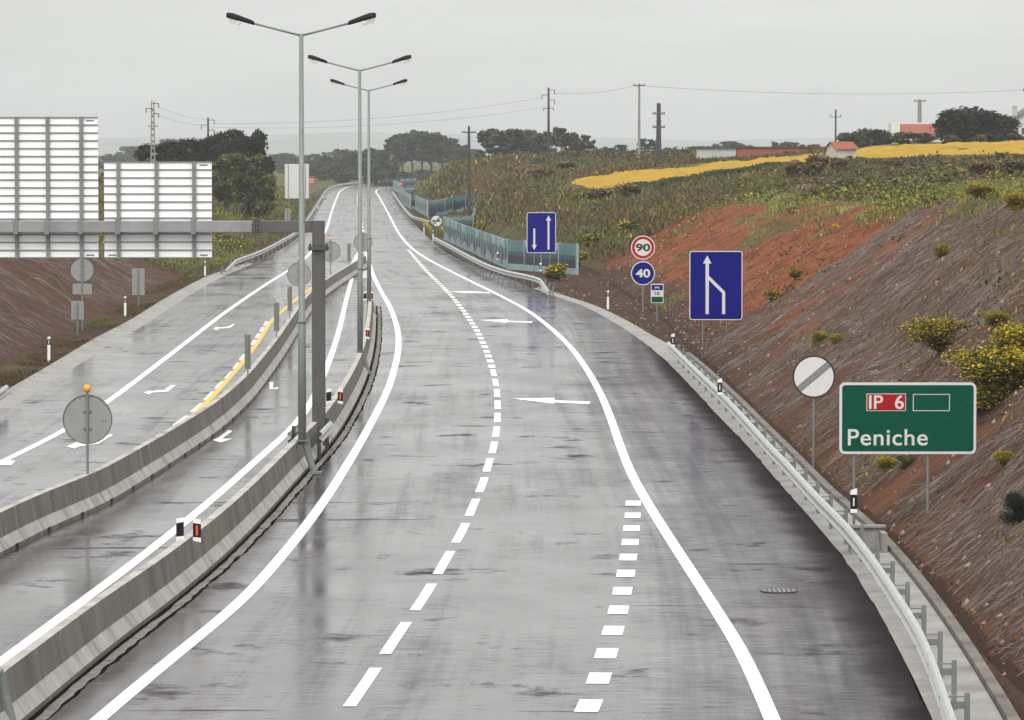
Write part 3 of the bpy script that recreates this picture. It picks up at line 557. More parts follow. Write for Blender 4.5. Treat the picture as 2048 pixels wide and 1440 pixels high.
for z_ in (zb_-0.03, zb_+0.1, zt-0.1, zt+0.03):
    for y_ in (-0.18, 0.18): mb.tube([(-1.84, y_, z_), (-1.62, y_, z_)], 0.02, 6)
mb.build('beam_flange', galv_dark, g)
mb = MB(); mb.box((-7.2, 0, (zt+zb_)/2), (10.8, 0.28, zt-zb_-0.02)); mb.build('beam', galv_beam, g, bevel=0.012)
def panel_back(x0, y0, x1, y1, ribs, label, plates=True):
    d = gd+0.30; w_, h_ = XA(x1, d)-XA(x0, d), ZA(y0, d)-ZA(y1, d)
    r = thing('road_sign', label, 'sign', (XA(x0, d)+w_/2, d, ZA(y1, d)), group='backs of the gantry sign panels')
    mb = MB(); n = int(round(h_/0.216)); hp = h_/n
    for k in range(n):
        z0 = k*hp; mb.prism([(-w_/2, z0+0.012), (w_/2, z0+0.012), (w_/2, z0+hp-0.012), (-w_/2, z0+hp-0.012)], -0.03, 0.03)
    mb.build('face', alu, r)
    mb = MB()
    for k in range(n+1): mb.box((0, -0.035, min(max(k*hp, 0.012), h_-0.012)), (w_+0.02, 0.055, 0.03))
    mb.build('rails', galv, r)
    for x in ribs:
        mb = MB(); xx = XA(x, d)-XA(x0, d)-w_/2
        mb.box((xx, -0.10, h_/2), (0.10, 0.06, h_+0.02)); mb.box((xx, -0.072, h_/2), (0.03, 0.03, h_)); zz = (zt+zb_)/2-ZA(y1, d)
        mb.box((xx, -0.455, zz), (0.13, 0.03, zt-zb_+0.1)); mb.box((xx, -0.31, zz+(zt-zb_)/2+0.035), (0.13, 0.30, 0.03)); mb.box((xx, -0.31, zz-(zt-zb_)/2-0.035), (0.13, 0.30, 0.03)); mb.build('rib', galv, r)
    mb = Many()
    for sx_, sz_ in ((1, h_-0.10), (1, 0.08), (-1, 0.08)) if plates else (): mb.box((sx_*(w_/2-0.22), -0.034, sz_), (0.22, 0.01, 0.035))
    mb.build('maker_plate', mat('plate_ink', (0.12, 0.13, 0.2), 0.5), r)
panel_back(-120, 234, 197, 516, (-25, 35, 97, 164), 'larger ribbed white back of a sign panel, cut by the left edge')
panel_back(209, 323, 424, 516, (238, 314, 389), 'smaller ribbed white back of a sign panel beside the taller one')
# crash cushions of rail clasped round the column
def wbeam(P, z, mb, side=1, t=0.004):
    pr = [(0.0, -0.175), (0.05, -0.14), (0.085, -0.085), (-0.01, -0.015), (-0.01, 0.015), (0.085, 0.085), (0.05, 0.14), (0.0, 0.175)]
    prof = [(-o*side, z_+z) for o, z_ in pr]+[(-(o-0.012)*side, z_+z) for o, z_ in reversed(pr)]
    mb.sweep(np.asarray(P), prof)
for s, lb in ((1, 'short white rail piece wrapped on the right of the gantry column'), (-1, 'short white rail piece wrapped on the left of the gantry column')):
    p = near(B1, gd-2); t = near(B1, gd)-near(B1, gd-4); t = t/np.linalg.norm(t); nn = np.array([t[1], -t[0], 0])*s
    r = thing('column_guard', lb, 'guard rail', (p[0], p[1], 0), group='rail pieces round the gantry column'); mb = MB()
    q = np.array([t*k+nn*0.40 for k in (-2.2, -0.5, 2.5)]); q[:, 2] = 0; wbeam(q, 0.62, mb, -s); mb.build('beam', rail_m, r)
    for k in (-1.6, 2.0):
        mb = MB(); c_ = t*k+nn*0.34; mb.box((c_[0], c_[1], 0.45), (0.10, 0.12, 0.9)); mb.build('post', pole_d, r)
# ------------------------------------------------------------------ steel guardrails
def guardrail(pts, label, spacing, zr=0.60, first_end=False, px_z=0.75, flare=0.0, side=1, backs=True):
    P = curve(pts, px_z, 1.0); P[:, 2] = 0; P = resample(P, 1.0); root = thing('guardrail', label, 'guardrail', P[len(P)//2]); Q = P-np.array(root.location)
    if flare: # the near or far end dips to the ground
        s_ = np.concatenate([[0], np.cumsum(np.linalg.norm(np.diff(Q, axis=0), axis=1))]); Q[:, 2] -= np.clip(1-s_/flare, 0, 1)*0.42
    rm_ = MB(); wbeam(Q, zr, rm_, side)
    Nn = normals(Q); k = 1; n = 0; stp = int(spacing)
    while k < len(Q) and n < 98:
        c_ = Q[k]+Nn[k]*0.30*side; an = math.atan2(Nn[k][1], Nn[k][0]); mb = MB()
        for dx, dy, sx_, sy_ in ((0, -0.035, 0.075, 0.008), (0, 0.035, 0.075, 0.008), (0.034, 0, 0.008, 0.07)):
            mb.box((c_[0]+dx*math.cos(an)-dy*math.sin(an), c_[1]+dx*math.sin(an)+dy*math.cos(an), 0.32+Q[k][2]/2), (sx_, sy_, 0.86), 0, an)
        b_ = Q[k]+Nn[k]*0.14*side
        mb.box((b_[0], b_[1], zr+0.10+Q[k][2]), (0.28, 0.05, 0.02), 0, an); mb.box((b_[0], b_[1], zr-0.02+Q[k][2]), (0.26, 0.03, 0.10), 0, an)
        mb.build('post', galv, root)
        for z_ in (0.085, -0.085): # splice bolts
            f_ = Q[k]-Nn[k]*0.082*side
            for e in (-0.09, 0.09): rm_.box((f_[0]+e*Nn[k][1], f_[1]-e*Nn[k][0], zr+z_+Q[k][2]), (0.010, 0.03, 0.02), 1, an)
        k += stp; n += 1
    rm_.build('rail', [rail_m, pole_d], root)
    return P
GR_R = guardrail([(1925, 1480), (1909, 1440), (1881, 1355), (1844, 1263), (1792, 1181), (1741, 1106), (1690, 1044), (1645, 1000), (1570, 919), (1545, 894), (1493, 837), (1444, 786), (1392, 737), (1337, 684)], 'long steel guardrail on posts along the near right edge', 4)
GR_F = guardrail([(1098, 567), (1067, 553), (1016, 542), (981, 531), (944, 514), (903, 492), (866, 473)], 'steel guardrail ending beside the noise barrier and yellow bush', 4, flare=8)
guardrail([(860, 443), (845, 438), (828, 433), (813, 421), (801, 405), (791, 391), (785, 382)], 'far steel guardrail in front of the distant noise barriers', 8)
guardrail([(451, 527), (487, 514), (524, 500), (563, 480), (592, 463), (612, 440), (628, 417), (641, 397), (652, 380.5), (668, 371.5), (700, 365.5), (745, 362.5), (788, 361.5)], 'steel guardrail along the far left edge following the bend', 8, flare=10, side=-1)
guardrail([(-150, 872), (-60, 820), (-8, 786), (13, 771)], 'end of a steel guardrail at the left edge of the picture', 4, side=-1)
# ------------------------------------------------------------------ delineators
def delineator(mounted):
    r = thing('delineator_post', 'white post', 'delineator'); mb = MB(); z0, z1 = (-0.3, 0.62) if not mounted else (0.72, 0.76)
    def sect(za, zb, m, nm, w_=0.115, slant=0):
        mb = MB(); P = [(-w_/2, -0.035, za), (w_/2, -0.035, za), (w_/2*0.8, 0.035, za), (-w_/2*0.8, 0.035, za), (-w_/2, -0.035, zb), (w_/2, -0.035, zb+slant), (w_/2*0.8, 0.035, zb+slant), (-w_/2*0.8, 0.035, zb)]
        mb.add(P, [(3, 2, 1, 0), (4, 5, 6, 7), (0, 1, 5, 4), (1, 2, 6, 5), (2, 3, 7, 6), (3, 0, 4, 7)]); return mb.build(nm, m, r)
    if mounted: sect(0.72, 0.80, white_pl, 'post', 0.14); sect(0.802, 1.10, black, 'black_band', 0.142); sect(1.102, 1.19, white_pl, 'cap', 0.14, 0.04)
    else: sect(z0, 0.66, white_pl, 'post'); sect(0.662, 0.88, black, 'black_band', 0.118); sect(0.882, 0.95, white_pl, 'cap', 0.115, 0.05)
    mb = MB(); zc = 0.95 if mounted else 0.77; mb.box((0, -0.038, zc), (0.03, 0.008, 0.17 if mounted else 0.13)); mb.build('reflector', refl_w, r)
    return r
dm, df = delineator(True), delineator(False)
used = {True: False, False: False}
def put_del(px, d, mounted, lb, z=0.0, rz=0.0, grp=None):
    src = dm if mounted else df; o = src if not used[mounted] else copy_tree(src); used[mounted] = True
    o.location = (XA(px, d), d, z); o.rotation_euler = (0, 0, rz); tag(o, lb, group=grp or 'white delineator posts with black bands')
put_del(1709, 94, True, 'largest delineator on the right guardrail, left of the green sign', z=-0.02)
put_del(1440, 139, True, 'delineator on the right guardrail between road and round striped sign', z=0)
put_del(1346, 173, True, 'delineator at the far start of the right guardrail', z=0)
for px, py, lb in ((1216, 613, 'white delineator in the dark earth left of the speed signs'), (866, 482, 'white delineator at the far guardrail end under the overtaking sign'), (848, 467, 'white delineator left of the overtaking sign, near the asphalt edge'), (97, 725, 'nearest white delineator on the left verge'), (250, 633, 'white delineator on the left verge before the small sign back'), (410, 553, 'farthest white delineator on the left verge, right of the sign panels'),
                   (636, 421, 'small far delineator beside the left guardrail bend'), (647, 400, 'tiny distant delineator on the left guardrail bend')):
    d = G(px, py)[1]; put_del(px, d, False, lb, z=ztop(XA(px, d), d) if py > 500 else 0.0)
for px, py, lb in ((995, 541, 'delineator in front of the long slatted noise barrier'), (1081, 566, 'delineator before the plank end of the noise barrier')):
    d = G(px, py)[1]+1.5; put_del(px, d, True, lb, z=0)
# reflector plates standing in pairs on the middle barrier
def plate(red):
    r = thing('reflector_plate', 'x', 'reflector'); mb = MB()
    mb.add([(-0.075, -0.02, 0), (0.075, 0.02, -0.04), (0.075, 0.05, -0.04), (-0.075, 0.01, 0), (-0.075, -0.02, 0.07), (0.075, 0.02, 0.05), (0.075, 0.05, 0.05), (-0.075, 0.01, 0.07)], [(3, 2, 1, 0), (4, 5, 6, 7), (0, 1, 5, 4), (1, 2, 6, 5), (2, 3, 7, 6), (3, 0, 4, 7)]); mb.build('foot', white_pl, r)
    mb = MB(); mb.add([(-0.075, -0.022, 0.072), (0.075, 0.018, 0.052), (0.075, 0.05, 0.052), (-0.075, 0.01, 0.072), (-0.075, -0.022, 0.34), (0.075, 0.018, 0.31), (0.075, 0.05, 0.31), (-0.075, 0.01, 0.34)], [(3, 2, 1, 0), (4, 5, 6, 7), (0, 1, 5, 4), (1, 2, 6, 5), (2, 3, 7, 6), (3, 0, 4, 7)]); mb.build('black_band', black, r)
    mb = MB(); mb.add([(-0.075, -0.02, 0.342), (0.075, 0.02, 0.312), (0.075, 0.05, 0.312), (-0.075, 0.01, 0.342), (-0.075, -0.02, 0.43), (0.075, 0.02, 0.40), (0.075, 0.05, 0.40), (-0.075, 0.01, 0.43)], [(3, 2, 1, 0), (4, 5, 6, 7), (0, 1, 5, 4), (1, 2, 6, 5), (2, 3, 7, 6), (3, 0, 4, 7)]); mb.build('cap', white_pl, r)
    if red:
        mb = MB(); mb.add([(-0.022, -0.013, 0.10), (0.022, -0.001, 0.10), (0.022, -0.001, 0.29), (-0.022, -0.013, 0.29)], [(0, 1, 2, 3)]); mb.build('reflector', refl_o, r)
    return r
pr_, pb_ = plate(True), plate(False); first = [True, True]
for px, py, red, lb in ((392, 1084, 1, 'nearest barrier reflector plate with the orange strip'), (358, 1082, 0, 'nearest plain black barrier reflector plate, left one of its pair'), (680, 808, 1, 'orange strip reflector plate on the barrier beside the gantry column'), (657, 808, 0, 'plain black reflector plate on the barrier beside the gantry column'), (735, 678, 1, 'orange strip reflector plate on the barrier near the second lamp'), (730, 601, 0, 'left black reflector plate at the far barrier end'), (743, 601, 1, 'right reflector plate at the far barrier end')):
    k = 0 if red else 1; src = (pr_, pb_)[k]; o = src if first[k] else copy_tree(src); first[k] = False
    d = G(px, py, 0.75)[1]; o.location = (XA(px, d), d, 0.78); 
    if not red: o.scale = (-1, 1, 1)
    tag(o, lb, 'reflector', 'black and white reflector plates on the barrier')
# ------------------------------------------------------------------ round sign backs and markers on the left barrier
def round_back(px, py, rpx, ybase, label, beacon=True, group='round sign backs on the left barrier', d=None, zb=0.75, post=0.03):
    d = d or G(px, ybase, zb)[1]; r_ = rpx*d/F; zc = ZA(py, d); r = thing('round_sign', label, 'sign', (XA(px, d), d, 0), group=group)
    mb = MB(); mb.tube([(0, -0.03, zb-0.3 if zb > 0.5 else zb), (0, -0.03, zc+r_+0.05)], post, 8); mb.build('post', galv, r)
    mb = MB(); mb.disc((0, zc), r_, 0.01, 0.025); f_ = mb.build('plate', sign_back, r)
    mb = MB(); mb.ring((0, zc), r_-0.012, r_+0.008, -0.005, 0.03); mb.build('rim', galv_dark, f_)
    mb = MB(); mb.box((0, -0.01, zc+r_*0.35), (0.2, 0.04, 0.04)); mb.box((0, -0.01, zc-r_*0.35), (0.2, 0.04, 0.04)); mb.box((r_*0.7, 0.004, zc-0.02), (0.14, 0.008, 0.02)); mb.build('clamps', galv, f_)
    if beacon:
        mb = MB(); zz = zc+r_+0.05
        mb.tube([(0, -0.03, zz), (0, -0.03, zz+0.03), (0, -0.03, zz+0.06), (0, -0.03, zz+0.13), (0, -0.03, zz+0.175), (0, -0.03, zz+0.19)], [0.03, 0.055, 0.082, 0.085, 0.06, 0.02], 14); mb.build('beacon', amber, r, True)
    return r
round_back(173.5, 839, 49, 952, 'nearest round grey sign back with amber beacon on the barrier')
round_back(598, 549, 23.5, 643, 'round grey sign back partly hidden by the nearest lamp pole')
round_back(661, 503, 20, 549, 'round grey sign back with beacon, right of the gantry column')
round_back(726, 485, 18.5, 535, 'round grey sign back hidden behind the two farther lamp poles', beacon=False)
for px, y0, y1, ww, yb, lb in ((495, 669, 738, 12.5, 752, 'nearest narrow upright marker panel back on the left barrier'), (553, 605, 662, 11, 676, 'second narrow upright marker panel back on the left barrier'), (579.5, 573, 622, 9.5, 636, 'third narrow marker panel back, left of the nearest lamp pole'), (698, 487, 522, 7, 536, 'farthest narrow marker panel back, left of the second lamp pole')):
    d = G(px, yb, 0.78)[1]; r = thing('marker_panel', lb, 'sign', (XA(px, d), d, 0), group='narrow marker panels on the left barrier'); w_ = ww*d/F
    mb = MB(); mb.box((0, 0, (ZA(y0, d)+ZA(y1, d))/2), (w_, 0.02, ZA(y0, d)-ZA(y1, d))); mb.box((-w_*0.44, -0.016, (ZA(y0, d)+ZA(y1, d))/2), (w_*0.12, 0.03, ZA(y0, d)-ZA(y1, d))); mb.box((w_*0.44, -0.016, (ZA(y0, d)+ZA(y1, d))/2), (w_*0.12, 0.03, ZA(y0, d)-ZA(y1, d))); mb.build('plate', mat('marker_back', (0.20, 0.195, 0.175), 0.6, 0.1, 0.15), r)
    mb = MB(); mb.tube([(0, -0.03, 0.5), (0, -0.03, ZA(y0, d)-0.05)], 0.025, 6); mb.build('post', galv, r)
# ------------------------------------------------------------------ sign fronts on the right
def ground_at(x, d): return ztop(x, d)
def posts(r, xs, ztop_, d, x0, rad=0.03, y=0.05):
    for x in xs:
        mb = MB(); zg = ground_at(x0+x, d)-0.3; mb.tube([(x, y, zg), (x, y, ztop_)], rad, 8); mb.build('post', galv, r)
def board(r, w_, z0, z1, face, edge, rad, border=0.03, ins=0.0):
    mb = MB(); mb.prism(rrect(-w_/2, z0, w_/2, z1, rad), 0, 0.025); b = mb.build('panel', edge, r)
    mb = MB(); mb.prism(rrect(-w_/2+border, z0+border, w_/2-border, z1-border, max(rad-border, 0.01)), -0.003, 0.001); mb.build('face', face, b); return b
# green direction sign
d = 95.0; x0, x1, y0, y1 = 1680, 1954, 765, 908; xc = XA((x0+x1)/2, d); w_ = (x1-x0)*d/F; z0, z1 = ZA(y1, d), ZA(y0, d)
r = thing('direction_sign', 'green road sign reading IP 6 Peniche on two posts', 'road sign', (xc, d, 0))
p_ = d/F; posts(r, ((1710-1817)*p_, (1858-1817)*p_), z1-0.1, d, xc)
b = board(r, w_, z0, z1, green_s, white_s, 0.12, 0.055)
def lx(px): return (px-(x0+x1)/2)*p_
def rect(mb, xa, ya, xb, yb, y_a, y_b, mi=0): mb.prism([(lx(xa), ZA(yb, d)), (lx(xb), ZA(yb, d)), (lx(xb), ZA(ya, d)), (lx(xa), ZA(ya, d))], y_a, y_b, mi)
mb = MB(); rect(mb, 1734, 787, 1813, 822, -0.006, -0.002); rp = mb.build('route_plate', white_s, b)
mb = MB(); rect(mb, 1735.3, 788.3, 1811.7, 820.7, -0.009, -0.0055); mb.build('red_field', red_s, b)
letters('IP  6', lx(1739), ZA(818, d), 70*p_, 28*p_, -0.011, 0.012, 'route_lettering', white_s, b)
mb = MB()
for q in ((1827, 788, 1901, 789.4), (1827, 820.6, 1901, 822), (1827, 789.4, 1828.4, 820.6), (1899.6, 789.4, 1901, 820.6)): rect(mb, *q, -0.006, -0.002)
mb.build('empty_frame', white_s, b)
letters('Peniche', lx(1697), ZA(891, d), 160*p_, 33*p_, -0.006, 0.009, 'lettering', white_s, b, 1.06)
# round sign with the five thin diagonal bars
d = 116.0; p_ = d/F; r_ = 43*p_; xc = XA(1628.5, d); zc = ZA(753.5, d)
r = thing('round_sign', 'round white sign with black rim and thin diagonal bars', 'road sign', (xc, d, 0)); posts(r, (0,), zc, d, xc)
mb = MB(); mb.disc((0, zc), r_, 0, 0.022, n=56); b = mb.build('panel', blackp, r)
mb = MB(); mb.disc((0, zc), r_-3.6*p_, -0.003, 0.001, n=56); mb.build('face', sheet_grey, b)
mb = MB()
for k in range(5):
    o_ = (k-2)*2.75*p_; u = np.array([math.cos(math.radians(40)), math.sin(math.radians(40))]); v_ = np.array([-u[1], u[0]]); hl = math.sqrt(max((r_-3.8*p_)**2-o_**2, 0)); t_ = 0.85*p_
    mb.prism([tuple(np.array([0, zc])+v_*(o_-t_)-u*hl), tuple(np.array([0, zc])+v_*(o_-t_)+u*hl), tuple(np.array([0, zc])+v_*(o_+t_)+u*hl), tuple(np.array([0, zc])+v_*(o_+t_)-u*hl)], -0.006, -0.0025)
mb.build('diagonal_bars', blackp, b)
def arrow(mb, pts, wd, head, y0, y1):
    """shaft along pts, arrow head at the last point"""
    pts = [np.array(p, float) for p in pts]
    for i in range(len(pts)-1):
        a_, b_ = pts[i], pts[i+1]; u = (b_-a_)/np.linalg.norm(b_-a_); v_ = np.array([-u[1], u[0]])*wd/2; e = -0.0 if i else 0
        sh = 0.0015*i
        if i < len(pts)-2 or not head: b_ = b_+u*wd*0.22
        mb.prism([tuple(a_-v_), tuple(b_-v_), tuple(b_+v_), tuple(a_+v_)], y0-sh*0.3, y1-sh*0.3)
    if head:
        a_, b_ = pts[-2], pts[-1]; u = (b_-a_)/np.linalg.norm(b_-a_); v_ = np.array([-u[1], u[0]])
        mb.prism([tuple(b_-v_*head*0.5), tuple(b_+u*head*0.95), tuple(b_+v_*head*0.5)], y0-0.001, y1-0.001)
# lane reduction sign
d = 182.0; p_ = d/F; x0, x1, y0, y1 = 1379, 1485, 502, 640; xc = XA((x0+x1)/2, d); w_ = (x1-x0)*p_; z0, z1 = ZA(y1, d), ZA(y0, d)
r = thing('lane_sign', 'large blue sign where the right lane merges into the left arrow', 'road sign', (xc, d, 0)); posts(r, ((1406-1432)*p_, (1453.5-1432)*p_), z1-0.2, d, xc)
b = board(r, w_, z0, z1, blue_s, white_s, 0.11, 0.035); mb = MB(); q = lambda x, y: ((x-(x0+x1)/2)*p_, ZA(y, d))
arrow(mb, [q(1414.5, 628), q(1414.5, 527)], 6.6*p_, 17*p_, -0.006, -0.002); arrow(mb, [q(1447.5, 628), q(1447.5, 585), q(1416, 554)], 6.2*p_, 0, -0.0085, -0.0045)
mb.build('arrows', white_s, b)
# two way sign
d = 296.0; p_ = d/F; x0, x1, y0, y1 = 1053.5, 1112, 424.5, 506; xc = XA((x0+x1)/2, d); w_ = (x1-x0)*p_; z0, z1 = ZA(y1, d), ZA(y0, d)
r = thing('lane_sign', 'blue sign with opposed up and down arrows before the noise barrier', 'road sign', (xc, d, 0)); posts(r, ((1068.5-1083)*p_, (1100-1083)*p_), z1-0.2, d, xc)
b = board(r, w_, z0, z1, blue_s, white_s, 0.12, 0.045); mb = MB()
arrow(mb, [q(1068.5, 457), q(1068.5, 490)], 3.8*p_, 10.5*p_, -0.008, -0.002); arrow(mb, [q(1097, 499), q(1097, 441)], 3.8*p_, 10.5*p_, -0.008, -0.002)
mb.build('arrows', white_s, b)
# speed signs
d = 233.0; p_ = d/F; xc = XA(1286, d)
r = thing('speed_sign', 'pair of round speed signs, 90 in red ring above blue 40', 'road sign', (xc, d, 0)); posts(r, (0,), ZA(480, d), d, xc, 0.045)
zc = ZA(495, d); r_ = 24*p_; mb = MB(); mb.disc((0, zc), r_, 0, 0.025); b = mb.build('limit_panel', white_s, r)
mb = MB(); mb.ring((0, zc), r_*0.70, r_*0.92, -0.004, 0.001); mb.build('red_ring', red_s, b)
letters('90', -14.5*p_, zc-7.8*p_, 29*p_, 15.6*p_, -0.004, 0.035, 'lettering', blackp, b)
zc = ZA(546.5, d); mb = MB(); mb.disc((0, zc), r_, 0, 0.025); b = mb.build('minimum_panel', white_s, r)
mb = MB(); mb.disc((0, zc), r_*0.92, -0.004, 0.001); mb.build('blue_field', blue_s, b)
letters('40', -14.5*p_, zc-8.5*p_, 29*p_, 17*p_, -0.008, 0.03, 'lettering', white_s, b)
# kilometre plate
d = 218.0; p_ = d/F; xc = XA(1314.5, d); z0, z1 = ZA(606, d), ZA(567.5, d)
r = thing('kilometre_plate', 'small blue white and green plate reading IP6 and 10', 'road sign', (xc, d, 0)); posts(r, (0,), z1-0.1, d, xc, 0.035)
mb = MB(); mb.prism(rrect(-12.7*p_, z0, 12.7*p_, z1, 0.03), 0, 0.02); b = mb.build('panel', white_s, r)
mb = MB(); mb.box((0, -0.002, ZA(575, d)), (22.5*p_, 0.008, 10.5*p_)); mb.build('blue_field', blue_s, b)
mb = MB(); mb.box((0, -0.002, ZA(599, d)), (22.5*p_, 0.008, 11*p_)); mb.build('green_field', green_s, b)
letters('IP6', -5*p_, ZA(577, d), 10*p_, 4*p_, -0.008, 0.02, 'route_lettering', white_s, b); letters('10', -5*p_, ZA(590, d), 10*p_, 6.5*p_, -0.003, 0.03, 'lettering', blackp, b)
# end of overtaking ban
d = 398.0; p_ = d/F; xc = XA(873, d); zc = ZA(442, d); r_ = 12.2*p_
r = thing('round_sign', 'small round sign with two crossed out cars by the slatted barrier', 'road sign', (xc, d, 0)); posts(r, (0,), zc, d, xc)
mb = MB(); mb.disc((0, zc), r_, 0, 0.025); b = mb.build('panel', blackp, r); mb = MB(); mb.disc((0, zc), r_*0.88, -0.006, 0.001); mb.build('face', white_s, b)
mb = MB()
for xo, w0 in ((-0.24, 0.36), (0.2, 0.4)):
    mb.prism([(xo-w0/2, zc-0.07), (xo+w0/2, zc-0.07), (xo+w0/2, zc+0.02), (xo+w0*0.3, zc+0.04), (xo+w0*0.18, zc+0.12), (xo-w0*0.22, zc+0.12), (xo-w0*0.32, zc+0.03), (xo-w0/2, zc+0.01)], -0.012, -0.007)
mb.build('car_symbols', mat('symbol_grey', (0.06, 0.06, 0.065), 0.5), b)
mb = MB(); u = np.array([0.707, 0.707]); v_ = np.array([-0.707, 0.707])
for k in (-1, 0, 1):
    o_ = np.array([0, zc])+v_*k*0.075; hl = r_*0.85; mb.prism([tuple(o_-u*hl-v_*0.022), tuple(o_+u*hl-v_*0.022), tuple(o_+u*hl+v_*0.022), tuple(o_-u*hl+v_*0.022)], -0.017, -0.013)
mb.build('diagonal_bars', mat('symbol_grey', (0.06, 0.06, 0.065)), b)
# far no-entry-like sign before the most distant barrier
d = 900.0; p_ = d/F; xc = XA(801, d); zc = ZA(368, d); r_ = 5.5*p_
r = thing('round_sign', 'tiny red round sign with white bar at the distant bend', 'road sign', (xc, d, 0)); posts(r, (0,), zc, d, xc, 0.05)
mb = MB(); mb.disc((0, zc), r_, 0, 0.03); b = mb.build('panel', red_s, r); mb = MB(); mb.box((0, -0.006, zc), (r_*1.4, 0.02, r_*0.4)); mb.build('bar', white_s, b)
# ---- left verge sign backs
def rect_back(px, y0, y1, wpx, ybase, label, d=None, posts_px=(0,), extra=None, planks=False):
    d = d or G(px, ybase)[1]; p_ = d/F; xc = XA(px, d); r = thing('road_sign', label, 'sign', (xc, d, 0)); z0, z1 = ZA(y1, d), ZA(y0, d)
    posts(r, [o*p_ for o in posts_px], z1-0.05, d, xc, 0.04, -0.06)
    mb = MB(); h_ = z1-z0
    if planks:
        n = int(h_/0.25)
        for k in range(n): mb.box((0, 0, z0+(k+0.5)*h_/n), (wpx*p_, 0.03, h_/n-0.05))
        mb.box((0, 0.02, (z0+z1)/2), (wpx*p_, 0.012, h_))
    else: mb.box((0, 0, (z0+z1)/2), (wpx*p_, 0.02, h_)); mb.box((0, -0.015, z0+h_*0.3), (wpx*p_*0.9, 0.02, 0.04)); mb.box((0, -0.015, z0+h_*0.7), (wpx*p_*0.9, 0.02, 0.04))
    mb.build('panel', mat('pale_panel_back', (0.62, 0.61, 0.60), 0.6, 0, 0.06) if planks else sign_back, r); return r
r = round_back(164, 540, 23.5, 660, 'round grey sign back with a plate below it, under the gantry panels', beacon=False, group=None, d=206, zb=0.0, post=0.045)
d = 206.0; mb = MB(); mb.box((0, 0, ZA(578, d)), (38*d/F, 0.02, 21*d/F)); mb.build('lower_plate', sign_back, r)
rect_back(154.5, 602, 639, 25, 672, 'low rectangular grey sign back nearest on the left verge')
rect_back(276.5, 537, 590, 25, 615, 'tall rectangular grey sign back on the left verge')
rect_back(575.5, 417, 448, 11, 462, 'small far sign back behind the gantry beam', d=455)
rect_back(594, 328, 397, 48, 430, 'large distant pale sign back on two posts, left of the road', d=570, posts_px=(-17, 17), planks=True)
round_back(684.5, 354, 6, 368, 'tiny distant round sign back beyond the far bend', beacon=False, group=None, d=1060, zb=0.0, post=0.06)
d = 640.0; p_ = d/F; xc = XA(622, d); r = thing('chevron_board', 'small distant red and white board beside the large sign back', 'sign', (xc, d, 0)); posts(r, (0,), ZA(352, d), d, xc, 0.05)
mb = MB(); mb.box((0, 0, ZA(361, d)), (15*p_, 0.03, 17*p_)); b = mb.build('panel', mat('faded_red', (0.30, 0.07, 0.055), 0.6), r); mb = MB(); mb.box((0.1, -0.02, ZA(359, d)), (10*p_, 0.01, 1.6*p_)); mb.box((0.1, -0.02, ZA(364, d)), (10*p_, 0.01, 1.6*p_)); mb.build('stripes', white_s, b)
# ------------------------------------------------------------------ noise barriers
teal = [mat('pale_teal_panel', (0.28, 0.40, 0.42), 0.5, 0, 0.15, 0.8), mat('teal_panel', (0.09, 0.20, 0.225), 0.5, 0, 0.18, 0.8), mat('deep_teal_panel', (0.035, 0.085, 0.11), 0.5, 0, 0.2, 0.8), mat('navy_panel', (0.022, 0.028, 0.055), 0.5, 0, 0.2, 0.8), mat('slate_panel', (0.123, 0.145, 0.203), 0.5, 0, 0.2, 0.8)]
post_t = mat('barrier_post', (0.30, 0.36, 0.36), 0.5, 0.2, 0.1)
def noise_barrier(a_, b_, label, slat=True, hgt=2.0, span=4.0, step=0.0):
    (xa, da), (xb, db) = a_, b_; A = np.array([XA(xa, da), da, 0]); Bv = np.array([XA(xb, db), db, 0]); Lg = np.linalg.norm(Bv-A); n = max(1, int(round(Lg/span))); an = math.atan2(Bv[1]-A[1], Bv[0]-A[0])
    r = thing('noise_barrier', label, 'noise barrier', A, an, 'teal noise barriers beside the road')
    s = Lg/n
    for k in range(n):
        mb = MB(); x_ = k*s+0.06; wd = s-0.12
        if slat:
            ns = 3; sw = wd/ns; ptop = rnd.choice([0, 1, 1, 0])
            for j in range(ns):
                ph = (k*ns+j); blk = 0.12+0.75*abs(math.sin(ph*0.36))*(0.6+0.4*rnd.random()); mid = 0.95+0.25*rnd.random()
                cuts = [(-0.35, blk, 0), (blk, mid, 3 if rnd.random() < 0.8 else 4), (mid, mid+0.35, 2), (mid+0.35, hgt, ptop if rnd.random() < 0.8 else 1)]
                for z0, z1, m in cuts: mb.box((x_+(j+0.5)*sw, 0, (z0+z1)/2), (sw-0.03-0.004*m, 0.10-0.006*m, z1-z0), m)
        else:
            seq = [(-0.35, 0.45, rnd.choice([0, 0, 3])), (0.45, 1.0, 3), (1.0, 1.3, 2), (1.3, 1.65, 1), (1.65, hgt, rnd.choice([0, 1]))]
            for z0, z1, m in seq:
                nb = max(1, int((z1-z0)/0.14))
                for j in range(nb): mb.box((x_+wd/2, 0, z0+(j+0.5)*(z1-z0)/nb), (wd, 0.10, (z1-z0)/nb-0.012), m)
        mb.build('panel', teal, r)
    for k in range(n+1):
        mb = MB(); mb.box((k*s, 0, hgt/2-0.15), (0.12, 0.17, hgt+0.36)); mb.box((k*s, 0, hgt+0.045), (0.15, 0.20, 0.03)); mb.build('post', post_t, r)
    return r
noise_barrier((888, 414), (968.5, 342), 'far half of the long slatted noise barrier behind the guardrail')
noise_barrier((968.5, 342), (1016.5, 311), 'near half of the long slatted noise barrier behind the guardrail')
noise_barrier((1017, 310.7), (1154.5, 297), 'plank noise barrier behind the blue two way arrow sign', False, 2.05)
noise_barrier((891, 420), (944.5, 425), 'short plank noise barrier with yellow flowers above it', False)
